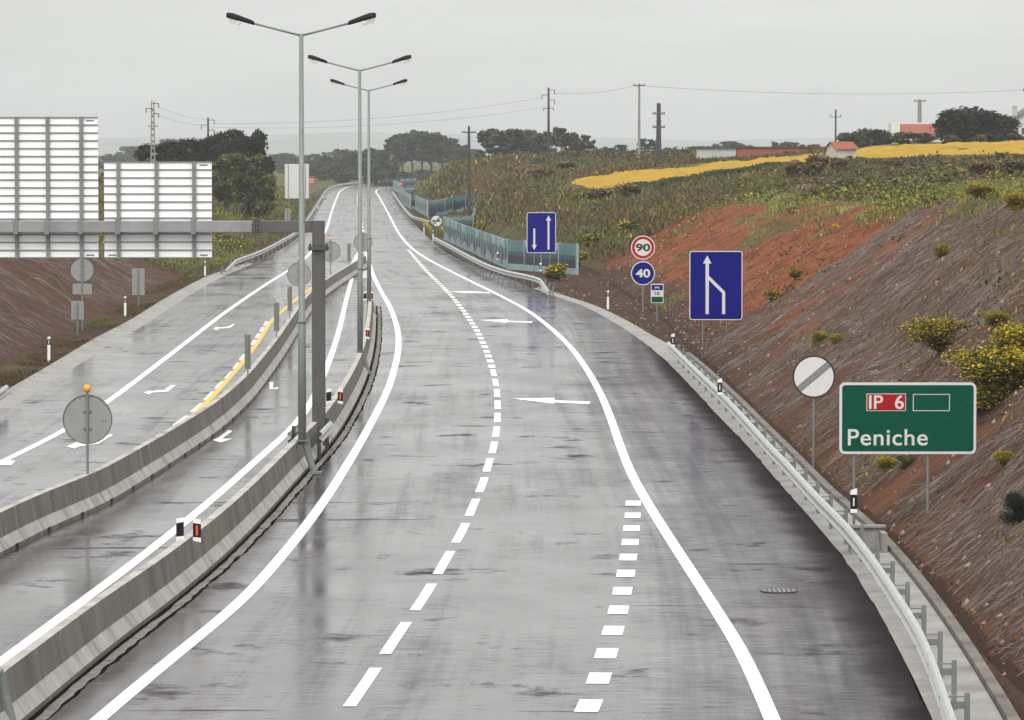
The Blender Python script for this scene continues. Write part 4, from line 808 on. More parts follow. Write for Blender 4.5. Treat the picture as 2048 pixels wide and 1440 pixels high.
noise_barrier((945.5, 427), (957, 606), 'slatted noise barrier running away behind the flowers', True)
noise_barrier((904, 602), (956.5, 607), 'tall slatted noise barrier closing the planted recess', True, 2.15)
noise_barrier((889, 572), (903.5, 600), 'single plank noise barrier beside the tall slatted one', False, 2.0, 30)
noise_barrier((855.5, 553), (888.5, 571), 'two plank noise barrier left of the planted recess', False, 2.0, 10)
noise_barrier((831, 617), (855, 554), 'slanting slatted noise barrier with pale skyline blocks', True, 2.0)
noise_barrier((821, 626), (854, 630), 'plank noise barrier behind the slanting slatted one', False)
noise_barrier((798, 718), (820.5, 628), 'distant dark slatted noise barrier along the far guardrail', True)
noise_barrier((799, 735), (829, 738), 'distant plank noise barrier below the orange cut', False)
noise_barrier((787, 925), (800, 850), 'most distant noise barrier at the bend', True)
noise_barrier((802, 960), (832, 985), 'pale farthest noise barrier piece beyond the orange cut', False)
# ------------------------------------------------------------------ foliage
def leaves(C, size, tint, up_bias=0.3, aspect=0.6):
    """one quad per centre"""
    n = len(C); a = rng.normal(size=(n, 3)); a[:, 2] *= 0.6; a /= np.linalg.norm(a, axis=1)[:, None]
    b = rng.normal(size=(n, 3)); b[:, 2] += up_bias; b -= (b*a).sum(1)[:, None]*a; b /= np.linalg.norm(b, axis=1)[:, None]
    s = (size*(0.6+0.8*rng.random(n)))[:, None] if np.ndim(size) == 0 else (size*(0.6+0.8*rng.random(n)))[:, None]
    V = np.stack([C-a*s-b*s*aspect, C+a*s*0.7-b*s*aspect*0.9, C+a*s+b*s*aspect, C-a*s*0.6+b*s*aspect*0.8], 1).reshape(-1, 3)
    return V, np.arange(4*n).reshape(n, 4), np.repeat(tint, 4, 0)
def crown_pts(n, clumps):
    """points through a set of ellipsoidal clumps, denser towards their outsides"""
    w_ = np.array([c[1][0]*c[1][1]*c[1][2] for c in clumps])**0.7; w_ /= w_.sum(); k = rng.choice(len(clumps), n, p=w_)
    u = rng.normal(size=(n, 3)); u /= np.linalg.norm(u, axis=1)[:, None]; rr_ = rng.random(n)**0.5*(1+0.22*rng.normal(size=n))
    c0 = np.array([c[0] for c in clumps])[k]; rad = np.array([c[1] for c in clumps])[k]
    return c0+u*rad*rr_[:, None], k
def tints(n, k, cols, nk):
    base = np.array(cols)[rng.integers(0, len(cols), nk)]; ctint = base*(0.75+0.5*rng.random((nk, 1))); t = ctint[k]*(0.65+0.7*rng.random((n, 1)))
    return t*(1+0.12*rng.normal(size=(n, 3)))
DARK = [(0.010, 0.015, 0.007), (0.016, 0.021, 0.009), (0.021, 0.019, 0.011)]
OLIVE = [(0.075, 0.08, 0.024), (0.10, 0.098, 0.028), (0.06, 0.066, 0.025)]
PINE = [(0.030, 0.042, 0.024), (0.042, 0.052, 0.028), (0.05, 0.05, 0.035)]
BROOM = [(0.10, 0.10, 0.015), (0.055, 0.062, 0.016), (0.16, 0.14, 0.015)]
BROWN = [(0.11, 0.072, 0.034), (0.135, 0.085, 0.042), (0.08, 0.06, 0.028), (0.075, 0.07, 0.024)]
YEL = (0.50, 0.36, 0.012)
tmesh = {}
def tree_mesh(key, kind, n, cols, leaf, seed):
    """unit-height tree: trunk+limbs mesh and crown mesh, shared by copies"""
    if (key, seed) in tmesh: return tmesh[key, seed]
    global rng; keep = rng; rng = np.random.default_rng(seed*31+len(key)); R_ = random.Random(seed)
    mb = MB(); cl = []
    if kind == 'pine':
        mb.tube([(0, 0, -0.05), (0.01, 0, 0.3), (R_.uniform(-.03, .03), 0, 0.62), (R_.uniform(-.04, .04), 0, 0.86)], [0.022, 0.018, 0.013, 0.006], 7)
        for k in range(20):
            an = R_.uniform(0, 6.28); z = R_.uniform(0.45, 0.96); rr_ = R_.uniform(0.03, 0.25)*(1.15-abs(z-0.66)*1.4)
            cl.append(((math.cos(an)*rr_, math.sin(an)*rr_, z), (R_.uniform(.05, .12), R_.uniform(.05, .12), R_.uniform(.03, .07))))
            mb.tube([(0, 0, z-0.16), (math.cos(an)*rr_*0.9, math.sin(an)*rr_*0.9, z-0.02)], [0.009, 0.004], 5)
        cl.append(((0, 0, 0.92), (.12, .12, .06)))
    elif kind == 'round':
        mb.tube([(0, 0, -0.06), (0.01, 0, 0.2), (-0.01, 0, 0.45), (0, 0, 0.7)], [0.04, 0.032, 0.022, 0.008], 7)
        for k in range(34):
            an = R_.uniform(0, 6.28); z = R_.uniform(0.20, 0.90); rr_ = R_.uniform(0.08, 0.43)*math.sqrt(max(0.08, 1-((z-0.45)/0.55)**2))
            cl.append(((math.cos(an)*rr_, math.sin(an)*rr_, z), (R_.uniform(.07, .13), R_.uniform(.07, .13), R_.uniform(.05, .10))))
            if k % 2 == 0: mb.tube([(0, 0, z*0.5), (math.cos(an)*rr_, math.sin(an)*rr_, z)], [0.014, 0.004], 5)
    else: # bush: branching from the ground
        for k in range(13):
            an = R_.uniform(0, 6.28); z = R_.uniform(0.18, 0.8); rr_ = R_.uniform(0.05, 0.42)*math.sqrt(max(0.1, 1-(z/1.0)**2))
            cl.append(((math.cos(an)*rr_, math.sin(an)*rr_, z), (R_.uniform(.13, .22), R_.uniform(.13, .22), R_.uniform(.12, .2))))
            mb.tube([(0, 0, -0.08), (math.cos(an)*rr_*0.6, math.sin(an)*rr_*0.6, z*0.6), (math.cos(an)*rr_, math.sin(an)*rr_, z)], [0.018, 0.01, 0.004], 5)
    C, k = crown_pts(n, cl)
    if kind == 'bush': C[:, 2] = np.abs(C[:, 2])
    t = tints(n, k, cols, len(cl))
    if 'broom' in key:
        f = rng.random(n) < 0.42*(0.4+C[:, 2]); t[f] = np.array(YEL)*(0.6+0.6*rng.random((f.sum(), 1)))
    Vv, Ff, tt_ = leaves(C, leaf, np.clip(t, 0.004, 1)); rng = keep
    tmesh[key, seed] = (mb, Vv, Ff, tt_); return tmesh[key, seed]
tobj = {}
def plant(name, kind, key, cols, n, leaf, seed, loc, h, wf, label, cat, group=None):
    r = thing(name, label, cat, loc, rnd.uniform(0, 6.28), group); r.scale = (h*wf, h*wf, h)
    if (key, seed) not in tobj:
        mb, Vv, Ff, tt_ = tree_mesh(key, kind, n, cols, leaf, seed)
        tobj[key, seed] = (mb.build('trunk' if kind != 'bush' else 'stems', bark, r), npmesh('crown', Vv, Ff, foliage, tt_, r))
    else:
        for o in tobj[key, seed]: c_ = o.copy(); COL.objects.link(c_); c_.parent = r
    return r
def base_at(px, d): x = XA(px, d); return (x, d, ztop(x, d))
# dark clump on the left bank: (px, top row, depth, width factor)
TRN = ['leftmost', 'second', 'third', 'fourth', 'fifth', 'sixth', 'seventh', 'eighth', 'ninth', 'tenth', 'eleventh', 'twelfth', 'thirteenth', 'fourteenth']
for i, (px, yt, d, wf) in enumerate([(305, 287, 455, 1.2), (352, 279, 470, 1.2), (398, 276, 480, 1.15), (430, 268, 485, 0.9), (458, 255, 490, 0.85), (490, 259, 480, 0.8), (515, 280, 480, 0.6)]):
    b_ = base_at(px, d); h = ZA(yt, d)-b_[2]; plant('tree', 'round', 'dark', DARK, 8500, 0.021, i % 3, b_, h*1.02, wf, TRN[i]+' dark tree from the left in the clump above the left bank', 'tree', 'dark trees on the left bank')
for i, (px, yt, yb, d, wf) in enumerate([(452, 306, 385, 430, 0.9), (492, 303, 380, 425, 0.95), (515, 335, 372, 440, 0.8)]):
    b_ = base_at(px, d); h = ZA(yt, d)-b_[2]; plant('shrub_tree', 'round', 'olive', OLIVE, 7000, 0.022, i % 2, b_, h*1.02, wf, ['left', 'middle', 'right small'][i]+' olive green tree in front of the dark clump', 'tree', 'olive trees before the dark clump')
# pines
PX = [(618, 318, 1240), (645, 312, 1200), (668, 316, 1130), (700, 300, 1180), (716, 306, 1120), (742, 296, 1150), (764, 300, 1100), (790, 272, 1130), (806, 266, 1180), (824, 264, 1120), (843, 263, 1170), (862, 265, 1110), (884, 270, 1150), (902, 276, 1120), (922, 292, 1100)]
for i, (px, yt, d) in enumerate(PX):
    b_ = (XA(px, d), d, 0.3); h = ZA(yt, d)-0.3
    plant('pine_tree', 'pine', 'pine', PINE, 2600, 0.034, i % 4, b_, h, 1.15 if i > 6 else 1.6, ('pine with bare trunk in the tall stand beyond the bend, tree %s from left' % TRN[i-7] if i > 6 else 'low hazy pine behind the lamp poles, tree %s from left' % TRN[i]), 'tree', 'hazy pines beyond the bend')
for i, (px, yt, d, wf) in enumerate([(590, 322, 1150, 1.5), (612, 325, 1090, 1.3), (640, 326, 1120, 1.3), (655, 320, 1180, 1.3), (680, 322, 1090, 1.1), (690, 332, 1060, 1.4), (712, 320, 1140, 1.2), (735, 318, 1100, 1.2), (752, 326, 1060, 1.3), (775, 318, 1120, 1.0), (795, 340, 1060, 1.6), (815, 341, 1050, 1.8), (845, 338, 1080, 2.0)]):
    b_ = (XA(px, d), d, 0.2); plant('tree', 'bush' if i % 3 == 2 else 'round', 'woodbush' if i % 3 == 2 else 'wood', PINE, 2600, 0.036, i % 2, b_, ZA(yt, d)-0.2, wf*1.25, '%s from left of the low broadleaf trees beyond the bend' % TRN[i], 'tree', 'low trees beyond the bend')
for i, (px, yt, d) in enumerate([(548, 308, 1500), (572, 304, 1560), (604, 309, 1480), (630, 306, 1520), (660, 302, 1600), (690, 296, 1560), (722, 300, 1500), (752, 298, 1580), (776, 302, 1500), (925, 300, 1300), (945, 296, 1350), (1195, 292, 1100), (1215, 296, 1050)]):
    z_ = ztop(XA(px, d), d) if px > 900 else 0.5; plant('tree', 'round', 'hazy', PINE, 2200, 0.036, i % 3, (XA(px, d), d, z_), ZA(yt, d)-z_, 1.5, '%s from left of the hazy tree belt farther behind the bend' % TRN[i], 'tree', 'hazy tree belt behind the bend')
PX2 = [(962, 300, 690), (985, 259, 760), (1004, 262, 740), (1022, 258, 780), (1040, 257, 730), (1062, 259, 760), (1080, 270, 700), (1098, 262, 790), (1122, 258, 740), (1142, 264, 700), (1160, 282, 680), (1174, 272, 750)]
for i, (px, yt, d) in enumerate(PX2):
    b_ = base_at(px, d); h = ZA(yt, d)-b_[2]
    plant('pine_tree', 'pine' if i in (1, 8, 11) else 'round', 'pine2' if i in (1, 8, 11) else 'olivefar', [(0.055, 0.055, 0.04), (0.07, 0.06, 0.05), (0.045, 0.052, 0.034)], 3000, 0.036, i % 3, b_, h*1.03, 1.25, '%s from left of the spreading trees on the scrub ridge' % TRN[i], 'tree', 'trees on the scrub ridge')
for i, (px, yt, d, wf) in enumerate([(1240, 290, 900, 2), (1290, 282, 760, 1.7), (1345, 294, 1000, 2), (1385, 291, 1000, 1.8), (1412, 290, 1050, 1.6), (1450, 281, 1050, 1.6), (1475, 284, 1080, 1.9), (1560, 281, 1080, 1.4), (1590, 283, 1050, 1.4), (1625, 287, 1020, 1.6)]):
    b_ = base_at(px, d); h = max(3, ZA(yt, d)-b_[2]); plant('tree', 'round', 'hazy', PINE, 2200, 0.036, i % 3, b_, h, wf, '%s from left of the small hazy trees behind the sheds' % TRN[i], 'tree', 'hazy trees behind the sheds')
for i, (px, yt, d, wf) in enumerate([(212, 310, 1500, 2.2), (232, 306, 1600, 2), (262, 291, 1900, 1.9), (285, 289, 1900, 1.9), (345, 275, 1800, 1.6), (380, 277, 1900, 1.6), (555, 307, 1500, 1.5), (575, 306, 1600, 1.5), (600, 312, 1450, 1.7)]):
    z_ = float(ZT(np.array([XA(px, d)]), np.array([d]))[0]); h = max(4, ZA(yt, d)-z_); plant('tree', 'round', 'hazy', PINE, 2200, 0.036, i % 3, (XA(px, d), d, z_), h, wf, '%s from left of the pale trees in the haze behind the left bank' % TRN[i], 'tree', 'pale distant trees on the left')
# trees by the houses
for px, yt, d, wf, lb in ((1905, 218, 480, 0.95, 'left part of the big dark tree beside the houses'), (1952, 207, 490, 1.0, 'tallest dark rounded tree in front of the right houses'), (2000, 222, 500, 0.9, 'dark tree touching the white house at the right'), (1703, 264, 510, 1.1, 'left bush tree above the yellow field, behind the hut'), (1735, 257, 515, 1.1, 'middle green tree above the yellow field, behind the hut'), (1765, 260, 520, 1.0, 'right green tree beside the white house wall')):
    b_ = base_at(px, d); h = ZA(yt, d)-b_[2]; plant('tree', 'bush', 'darkmound' if px > 1800 else 'greenmound', DARK if px > 1800 else [(0.04, 0.05, 0.022), (0.055, 0.062, 0.026)], 6500, 0.03, 1 if px > 1950 else 0, (b_[0], b_[1], b_[2]-0.3), h*1.06+0.3, wf*1.65, lb, 'tree')
for px, yt, d, wf, lb in ((1805, 262, 490, 2.2, 'low bush in front of the house with the red roof'), (1845, 264, 490, 2.4, 'second low bush before the red roofed house'), (1900, 268, 475, 2.0, 'low bush at the foot of the big dark tree'), (1960, 268, 475, 2.4, 'grey green hedge bush along the top of the yellow field'), (2030, 266, 478, 2.2, 'hedge bush at the right edge above the yellow field')):
    b_ = base_at(px, d); h = max(0.9, ZA(yt, d)-b_[2]); plant('bush', 'bush', 'olivebush', OLIVE+BROWN[:1], 2600, 0.045, 0, b_, h, wf, lb, 'bush')
# broom bushes and dark shrubs on the right bank (px centre, base row, height px, width factor)
for px, yb, hp, wf, key, cols, lb in ((1117, 562, 42, 1.5, 'broom', BROOM, 'yellow flowering bush at the end of the far guardrail'), (1155, 540, 45, 1.2, 'broom', BROOM, 'yellow green bush beside the end post of the noise barrier'),
        (1975, 815, 165, 1.35, 'broom', BROOM, 'largest yellow broom bush right above the green sign'), (2035, 760, 150, 1.25, 'broom', BROOM, 'yellow broom bush at the right edge above the green sign'), (1885, 705, 92, 1.5, 'broomdark', OLIVE, 'dark green broom bush left of the large yellow one'), (1770, 950, 50, 1.2, 'broom', BROOM, 'small yellow bush under the green sign, behind its posts'), (1810, 940, 40, 1.3, 'olivebush', OLIVE, 'small dark bush under the green sign'),
        (1635, 690, 36, 1.1, 'broom', BROOM, 'small yellow tuft on the slope above the striped round sign'), (1675, 690, 30, 1.2, 'broom', BROOM, 'pale yellow tuft right of the other small tuft'), (1590, 560, 28, 1.5, 'broom', BROOM, 'yellow tuft on the red slope right of the lane sign'), (1545, 605, 30, 1.5, 'broom', BROOM, 'low yellow tuft on the red slope beside the lane sign'), (2036, 1050, 90, 1.0, 'dark', DARK, 'dark bush cut by the right edge, below the green sign level'), (2010, 935, 45, 1.0, 'broom', BROOM, 'thin yellow plant right of the green sign'), (1885, 515, 35, 1.2, 'broomdark', OLIVE, 'dark tuft on the upper net slope'),
        (1990, 660, 50, 1.4, 'broomdark', OLIVE, 'olive broom above the largest yellow bush'), (1960, 400, 45, 1.5, 'broom', BROOM, 'yellow broom on the bank crest near the right edge'), (2030, 430, 60, 1.3, 'broom', BROOM, 'yellow broom on the crest at the right edge'), (1190, 500, 40, 1.5, 'broom', BROOM, 'yellow green shrub on the bank right of the arrow sign'), (1260, 470, 34, 1.6, 'broomdark', OLIVE, 'dark shrub on the bank above the speed signs')):
    b_ = HIT(px, yb); h = max(0.35, hp*b_[1]/F); kind = 'bush' if key != 'dark' else 'round'
    if key == 'dark': key = 'darkbush'; kind = 'bush'
    plant('broom_bush' if 'broom' in key else 'bush', kind, key, cols, 4200 if b_[1] > 170 else 11000, 0.034 if b_[1] > 170 else 0.013, 0 if b_[1] > 170 else 1, b_, h*0.9, wf*1.35, lb, 'bush')
# big brown reed thickets and scrub individuals
for px, yb, hp, wf, lb in ((1590, 362, 55, 1.0, 'brown thicket left of the small hut, left half'), (1635, 360, 62, 1.0, 'brown thicket left of the small hut, right half'), (1680, 345, 40, 1.0, 'dark thicket at the foot of the small hut'), (1790, 345, 34, 1.4, 'dry brown scrub before the yellow field, right of the hut'), (1960, 355, 44, 1.4, 'dark brown scrub below the field near the right edge'), (2025, 358, 48, 1.3, 'tall brown scrub at the right edge below the field'), (1200, 405, 38, 1.7, 'brown scrub below the left tip of the yellow field'), (1255, 400, 38, 1.6, 'reddish scrub below the yellow field'), (1130, 345, 30, 1.6, 'green shrub left of the yellow field tip'), (1090, 360, 30, 1.8, 'green shrub below the tall ridge pole')):
    b_ = HIT(px, yb); h = hp*b_[1]/F; plant('thicket', 'bush', 'thicket', [tuple(1.6*q for q in c_) for c_ in BROWN], 5200, 0.04, 0 if px % 2 else 1, b_, h*0.88, wf*1.4, lb, 'bush')
# ---- ground cover: grass and weeds over the banks and the hill (uncountable)
def tuft_field(name, n, sampler, hgt, cols, wblade=0.03, flower=0.0, per=5, spread=0.22, bright=1.35):
    X, Dv = sampler(n); Z = ZT(X, Dv); C = np.stack([X, Dv, Z], 1); n = len(C)
    C = np.repeat(C, per, 0); m = len(C); pidx = np.repeat(np.arange(n), per)
    sc = np.maximum(1, Dv/260)[pidx]
    C[:, :2] += rng.normal(size=(m, 2))*spread*sc[:, None]
    hh = hgt*(0.5+0.9*rng.random(m))*np.sqrt(sc); ww = wblade*(0.7+0.7*rng.random(m))*sc
    an = rng.random(m)*2*np.pi; dx = np.cos(an)*ww; dy = np.sin(an)*ww; lx_ = rng.normal(size=m)*hh*0.45; ly = rng.normal(size=m)*hh*0.45
    V = np.stack([np.stack([C[:, 0]-dx, C[:, 1]-dy, C[:, 2]-0.06], 1), np.stack([C[:, 0]+dx, C[:, 1]+dy, C[:, 2]-0.06], 1), np.stack([C[:, 0]+dx*0.6+lx_, C[:, 1]+dy*0.6+ly, C[:, 2]+hh], 1), np.stack([C[:, 0]-dx*0.5+lx_, C[:, 1]-dy*0.5+ly, C[:, 2]+hh*0.93], 1)], 1).reshape(-1, 3)
    cc = np.array(cols); pk = np.clip((fbm(X*0.3+3, Dv*0.06+1)*1.6-0.3)*len(cc)+rng.normal(size=n)*0.5, 0, len(cc)-0.01).astype(int)
    t = cc[pk]*bright*(0.65+0.7*rng.random((n, 1))); t = t[pidx]*(0.7+0.6*rng.random((m, 1)))
    if flower:
        fz = sstep(0.5, 0.66, fbm(X*0.16+30, Dv*0.035+12))[pidx]; f = rng.random(m) < flower*fz; t[f] = np.array(YEL)*(0.5+0.6*rng.random((f.sum(), 1)))
    return tag(npmesh(name, V, np.arange(4*m).reshape(m, 4), foliage, np.repeat(np.clip(t, 0.004, 1), 4, 0)), kind='stuff')
def samp_R(d0, d1, off0, off1, keep):
    def f(n):
        Dv = np.exp(rng.uniform(math.log(d0), math.log(d1), n)); off = rng.uniform(off0, off1, n); X = TR(Dv)+off
        vis = (X-XA(2090, Dv) < 0) & (X > XA(760, Dv)); u = np.clip(off*GR(Dv)/np.maximum(ev(RR, X, Dv), 0.3), 0, 4)+(fbm(X*0.22, Dv*0.07)-0.5)*0.9
        k = vis & (rng.random(n) < keep(u, Dv, X, off)); return X[k], Dv[k]
    return f
OLV = [(0.11, 0.13, 0.028), (0.095, 0.07, 0.028), (0.065, 0.066, 0.018), (0.095, 0.105, 0.024), (0.125, 0.125, 0.032), (0.07, 0.082, 0.024), (0.10, 0.11, 0.03)]
nofield = lambda D_, X_: ~((D_ > np.interp(X_, [5, 9, 17, 32], [396, 388, 374, 390])) & (D_ < np.interp(X_, [5, 20, 50], [438, 456, 470])) & (X_ > 4.6))
tuft_field('bank_grass', 90000, samp_R(105, 400, 2.0, 38, lambda u, D_, X_, o: sstep(0.90, 1.10, u)*nofield(D_, X_)*sstep(140, 200, D_+o*3)), 0.11, OLV, 0.02, 0.0, 6, 0.3, 2.05)
tuft_field('slope_weeds', 26000, samp_R(62, 300, 0.5, 16, lambda u, D_, X_, o: sstep(0.58, 0.66, fbm(X_*0.5+40, D_*0.10+9))*0.7+0.01), 0.075, [(0.10, 0.06, 0.03), (0.11, 0.085, 0.03), (0.085, 0.08, 0.02), (0.14, 0.115, 0.03)], 0.014, 0.12, 5, 0.18)
tuft_field('hill_scrub', 60000, samp_R(300, 720, 0.6, 46, lambda u, D_, X_, o: nofield(D_, X_)*np.where((D_ > 465) & (X_ > XA(1370, D_)), 0, 0.9)*sstep(0.8, 2.2, o)), 0.21, [(0.105, 0.066, 0.032), (0.075, 0.055, 0.024), (0.06, 0.056, 0.018), (0.085, 0.078, 0.02), (0.095, 0.065, 0.03), (0.055, 0.048, 0.02)], 0.045, 0.04, 7, 0.55)
def samp_L(d0, d1, off0, off1, keep):
    def f(n):
        Dv = np.exp(rng.uniform(math.log(d0), math.log(d1), n)); off = rng.uniform(off0, off1, n); X = TL(Dv)-off; k = (X > XA(-40, Dv)) & (rng.random(n) < keep(Dv, off, X)); return X[k], Dv[k]
    return f
tuft_field('left_bank_grass', 36000, samp_L(150, 760, -0.6, 30, lambda D_, o, X_: np.where(D_ < 290, sstep(5.5, 7.5, o+(fbm(X_*0.3, D_*0.1)-0.5)*6), 1.0)), 0.15, [(0.10, 0.062, 0.03), (0.075, 0.06, 0.024), (0.07, 0.072, 0.02), (0.10, 0.10, 0.022), (0.13, 0.12, 0.025)], 0.03, 0.05, 6, 0.35)
def flowers(name, n, sampler, hmax, thr):
    X, Dv = sampler(n); f = fbm(X*0.17+30, Dv*0.035+12); k = rng.random(len(X)) < sstep(thr, thr+0.14, f); X, Dv = X[k], Dv[k]; m = 5; X = np.repeat(X, m)+rng.normal(size=len(X)*m)*0.28; Dv = np.repeat(Dv, m)+rng.normal(size=len(Dv)*m)*0.6
    Z = ZT(X, Dv)+hmax*rng.random(len(X))**0.7; g_ = rng.random(len(X)) < 0.30
    t = np.where(g_[:, None], np.array(YEL)*(0.35+0.65*rng.random((len(X), 1))), np.array([(0.075, 0.078, 0.02)])*(0.6+0.9*rng.random((len(X), 1))))
    V, Fq, T = leaves(np.stack([X, Dv, Z], 1), 0.026*np.maximum(1, Dv/125), t); return tag(npmesh(name, V, Fq, foliage, T), kind='stuff')
flowers('yellow_flowers', 26000, samp_R(95, 390, 3.0, 30, lambda u, D_, X_, o: sstep(0.82, 1.05, u)*(1-sstep(2.0, 3.0, u))*nofield(D_, X_)), 0.45, 0.47)
flowers('left_yellow_flowers', 12000, samp_L(300, 640, 0.5, 14, lambda D_, o, X_: 0.9+0*D_), 0.4, 0.5)
flowers('slope_flowers', 9000, samp_R(80, 300, 1.0, 14, lambda u, D_, X_, o: 0.6+0*u), 0.25, 0.60)
def clumps(name, n, sampler, cols, lf):
    X, Dv = sampler(n); m = 46; r_ = (0.35+0.75*rng.random(len(X))**1.5)*np.maximum(1, Dv/420); u = rng.normal(size=(len(X), m, 3)); u /= np.linalg.norm(u, axis=2)[..., None]; u *= rng.random((len(X), m, 1))**0.4
    C = np.stack([X, Dv, ZT(X, Dv)+0.15*r_], 1)[:, None]+u*r_[:, None, None]*np.array([1.3, 1.3, 0.62]); cc = np.array(cols)[rng.integers(0, len(cols), len(X))]*(0.6+0.9*rng.random((len(X), 1)))
    T = (cc[:, None]*(0.6+0.8*rng.random((len(X), m, 1)))).reshape(-1, 3); V, Fq, T = leaves(C.reshape(-1, 3), 0.11*np.repeat(np.maximum(1, Dv/380), m)*lf, np.clip(T, .004, 1)); return tag(npmesh(name, V, Fq, foliage, T), kind='stuff')
clumps('hill_shrubs', 2600, samp_R(250, 720, 2.0, 46, lambda u, D_, X_, o: nofield(D_, X_)*np.where((D_ > 465) & (X_ > XA(1370, D_)), 0, 1)*sstep(0.8, 1.1, u)*sstep(0.36, 0.6, fbm(X_*0.09+5, D_*0.02))), [(0.06, 0.05, 0.02), (0.045, 0.048, 0.018), (0.09, 0.06, 0.03), (0.075, 0.072, 0.02), (0.11, 0.075, 0.035), (0.035, 0.042, 0.02)], 1.0)
clumps('bank_shrubs', 620, samp_R(110, 330, 3.0, 30, lambda u, D_, X_, o: sstep(0.86, 1.06, u)*(1-sstep(1.8, 2.6, u))*sstep(0.42, 0.58, fbm(X_*0.17+30, D_*0.035+12))), [(0.12, 0.125, 0.022), (0.085, 0.092, 0.022), (0.19, 0.165, 0.02), (0.07, 0.075, 0.02)], 0.8)
clumps('slope_shrubs', 170, samp_R(104, 290, 1.0, 15, lambda u, D_, X_, o: (u < 0.95)*sstep(0.5, 0.62, fbm(X_*0.3+11, D_*0.06+2))), [(0.10, 0.095, 0.022), (0.075, 0.07, 0.02), (0.15, 0.13, 0.02), (0.10, 0.07, 0.03)], 0.55)
clumps('left_bank_shrubs', 500, samp_L(300, 700, 1.0, 26, lambda D_, o, X_: sstep(0.4, 0.6, fbm(X_*0.12, D_*0.03))), [(0.06, 0.05, 0.02), (0.045, 0.05, 0.018), (0.09, 0.06, 0.035), (0.08, 0.078, 0.02)], 1.0)
def row(px0, px1, d0, dd):
    def f(n):
        t = rng.random(n); dv = d0+rng.normal(size=n)*dd; return (XA(px0, d0)*(1-t)+XA(px1, d0)*t), dv
    return f
clumps('dark_hedgerow', 70, row(945, 1095, 560, 2.5), [(0.022, 0.03, 0.012), (0.03, 0.035, 0.014)], 1.0)
tuft_field('brown_reeds', 2600, row(952, 1062, 515, 5), 0.75, [(0.13, 0.085, 0.05), (0.11, 0.075, 0.04), (0.10, 0.08, 0.035)], 0.045, 0, 6, 0.3)
clumps('wood_undergrowth', 220, row(770, 945, 1040, 14), [(0.03, 0.035, 0.02), (0.04, 0.045, 0.025)], 1.3)
clumps('ridge_scrub', 160, row(1090, 1380, 590, 12), [(0.05, 0.045, 0.02), (0.07, 0.06, 0.025), (0.04, 0.045, 0.018), (0.085, 0.06, 0.035)], 1.2)
def samp_verge(n):
    Dv = np.exp(rng.uniform(math.log(95), math.log(300), n)); a0, a1 = XL(Dv)-1.05, TL(Dv)+0.1; t = rng.random(n); X = a0+(a1-a0)*t; k = rng.random(n) < sstep(0.42, 0.6, fbm(X*0.9, Dv*0.2)); return X[k], Dv[k]
tuft_field('verge_weeds', 9000, samp_verge, 0.07, [(0.075, 0.034, 0.018), (0.06, 0.045, 0.018), (0.06, 0.065, 0.018)], 0.02, 0.0, 4, 0.12)
# ---- straw strands of the erosion netting, lying down the slope (uncountable)
def strands(name, n, side, d0, d1, o1):
    Dv = np.exp(rng.uniform(math.log(d0), math.log(d1), n)); off = rng.uniform(0.1, o1, n)**1.0
    g = fbm(Dv*0.30+8, off*0.13+3); kp = rng.random(n) < 0.10+1.1*sstep(0.36, 0.62, g)
    Dv, off = Dv[kp], off[kp]; n = len(Dv); ln = rng.uniform(0.3, 1.4, n); bend = rng.normal(size=n)*0.8; K = 4; P = []
    for k in range(K+1):
        t = k/K; o = off+ln*t; dd = Dv+bend*(t-0.5)*2+0.10*np.sin(t*5+off*7)+(off*0.05)
        X = TR(dd)+o if side > 0 else TL(dd)-o
        P.append(np.stack([X, dd, ZT(X, dd)+0.02+0.05*np.sin(math.pi*t)*rng.random(n)], 1))
    P = np.stack(P, 1); wd = (0.0035+0.0065*rng.random(n)**2)*np.sqrt(Dv/90)
    nrm = np.zeros((n, 1, 3)); nrm[:, 0, 1] = wd*1.2; nrm[:, 0, 2] = wd*0.5
    V = np.concatenate([P-nrm, P+nrm], 1).reshape(-1, 3); m = 2*(K+1); i0 = (np.arange(n)*m)[:, None]+np.arange(K)[None]
    Fq = np.stack([i0, i0+1, i0+K+2, i0+K+1], 2).reshape(-1, 4)
    cc = np.array([(0.13, 0.10, 0.09), (0.10, 0.066, 0.052), (0.075, 0.042, 0.026), (0.19, 0.155, 0.14), (0.05, 0.022, 0.012)])[rng.integers(0, 5, n)]*(0.7+0.6*rng.random((n, 1)))
    return tag(npmesh(name, V, Fq, straw, np.repeat(cc, m, 0)), kind='stuff')
strands('straw_netting', 52000, 1, 58, 185, 9.5)
strands('left_straw_netting', 12000, -1, 140, 292, 8.5)
# ---- loose stones in the dark earth by the right gutter
def stones(n):
    Dv = np.exp(rng.uniform(math.log(178), math.log(300), n)); X = XR(Dv)+0.6+rng.random(n)*np.maximum(TR(Dv)+3-XR(Dv), 1); Z = ZT(X, Dv)
    oc = np.array([(1, 0, 0), (-1, 0, 0), (0, 1, 0), (0, -1, 0), (0, 0, 1), (0, 0, -1)], float)
    s = (0.03+0.10*rng.random(n)**3)[:, None, None]; V = (np.stack([X, Dv, Z], 1)[:, None]+oc[None]*s*(0.6+0.8*rng.random((n, 6, 1)))).reshape(-1, 3)
    T = np.array([(0, 2, 4), (2, 1, 4), (1, 3, 4), (3, 0, 4), (2, 0, 5), (1, 2, 5), (3, 1, 5), (0, 3, 5)]); Fq = (np.arange(n)*6)[:, None, None]+T[None]
    cc = np.array([(0.12, 0.06, 0.036), (0.06, 0.026, 0.015), (0.20, 0.14, 0.10)])[rng.integers(0, 3, n)]
    return tag(npmesh('loose_stones', V, Fq.reshape(-1, 3), straw, np.repeat(cc, 6, 0)), kind='stuff')
stones(1300)
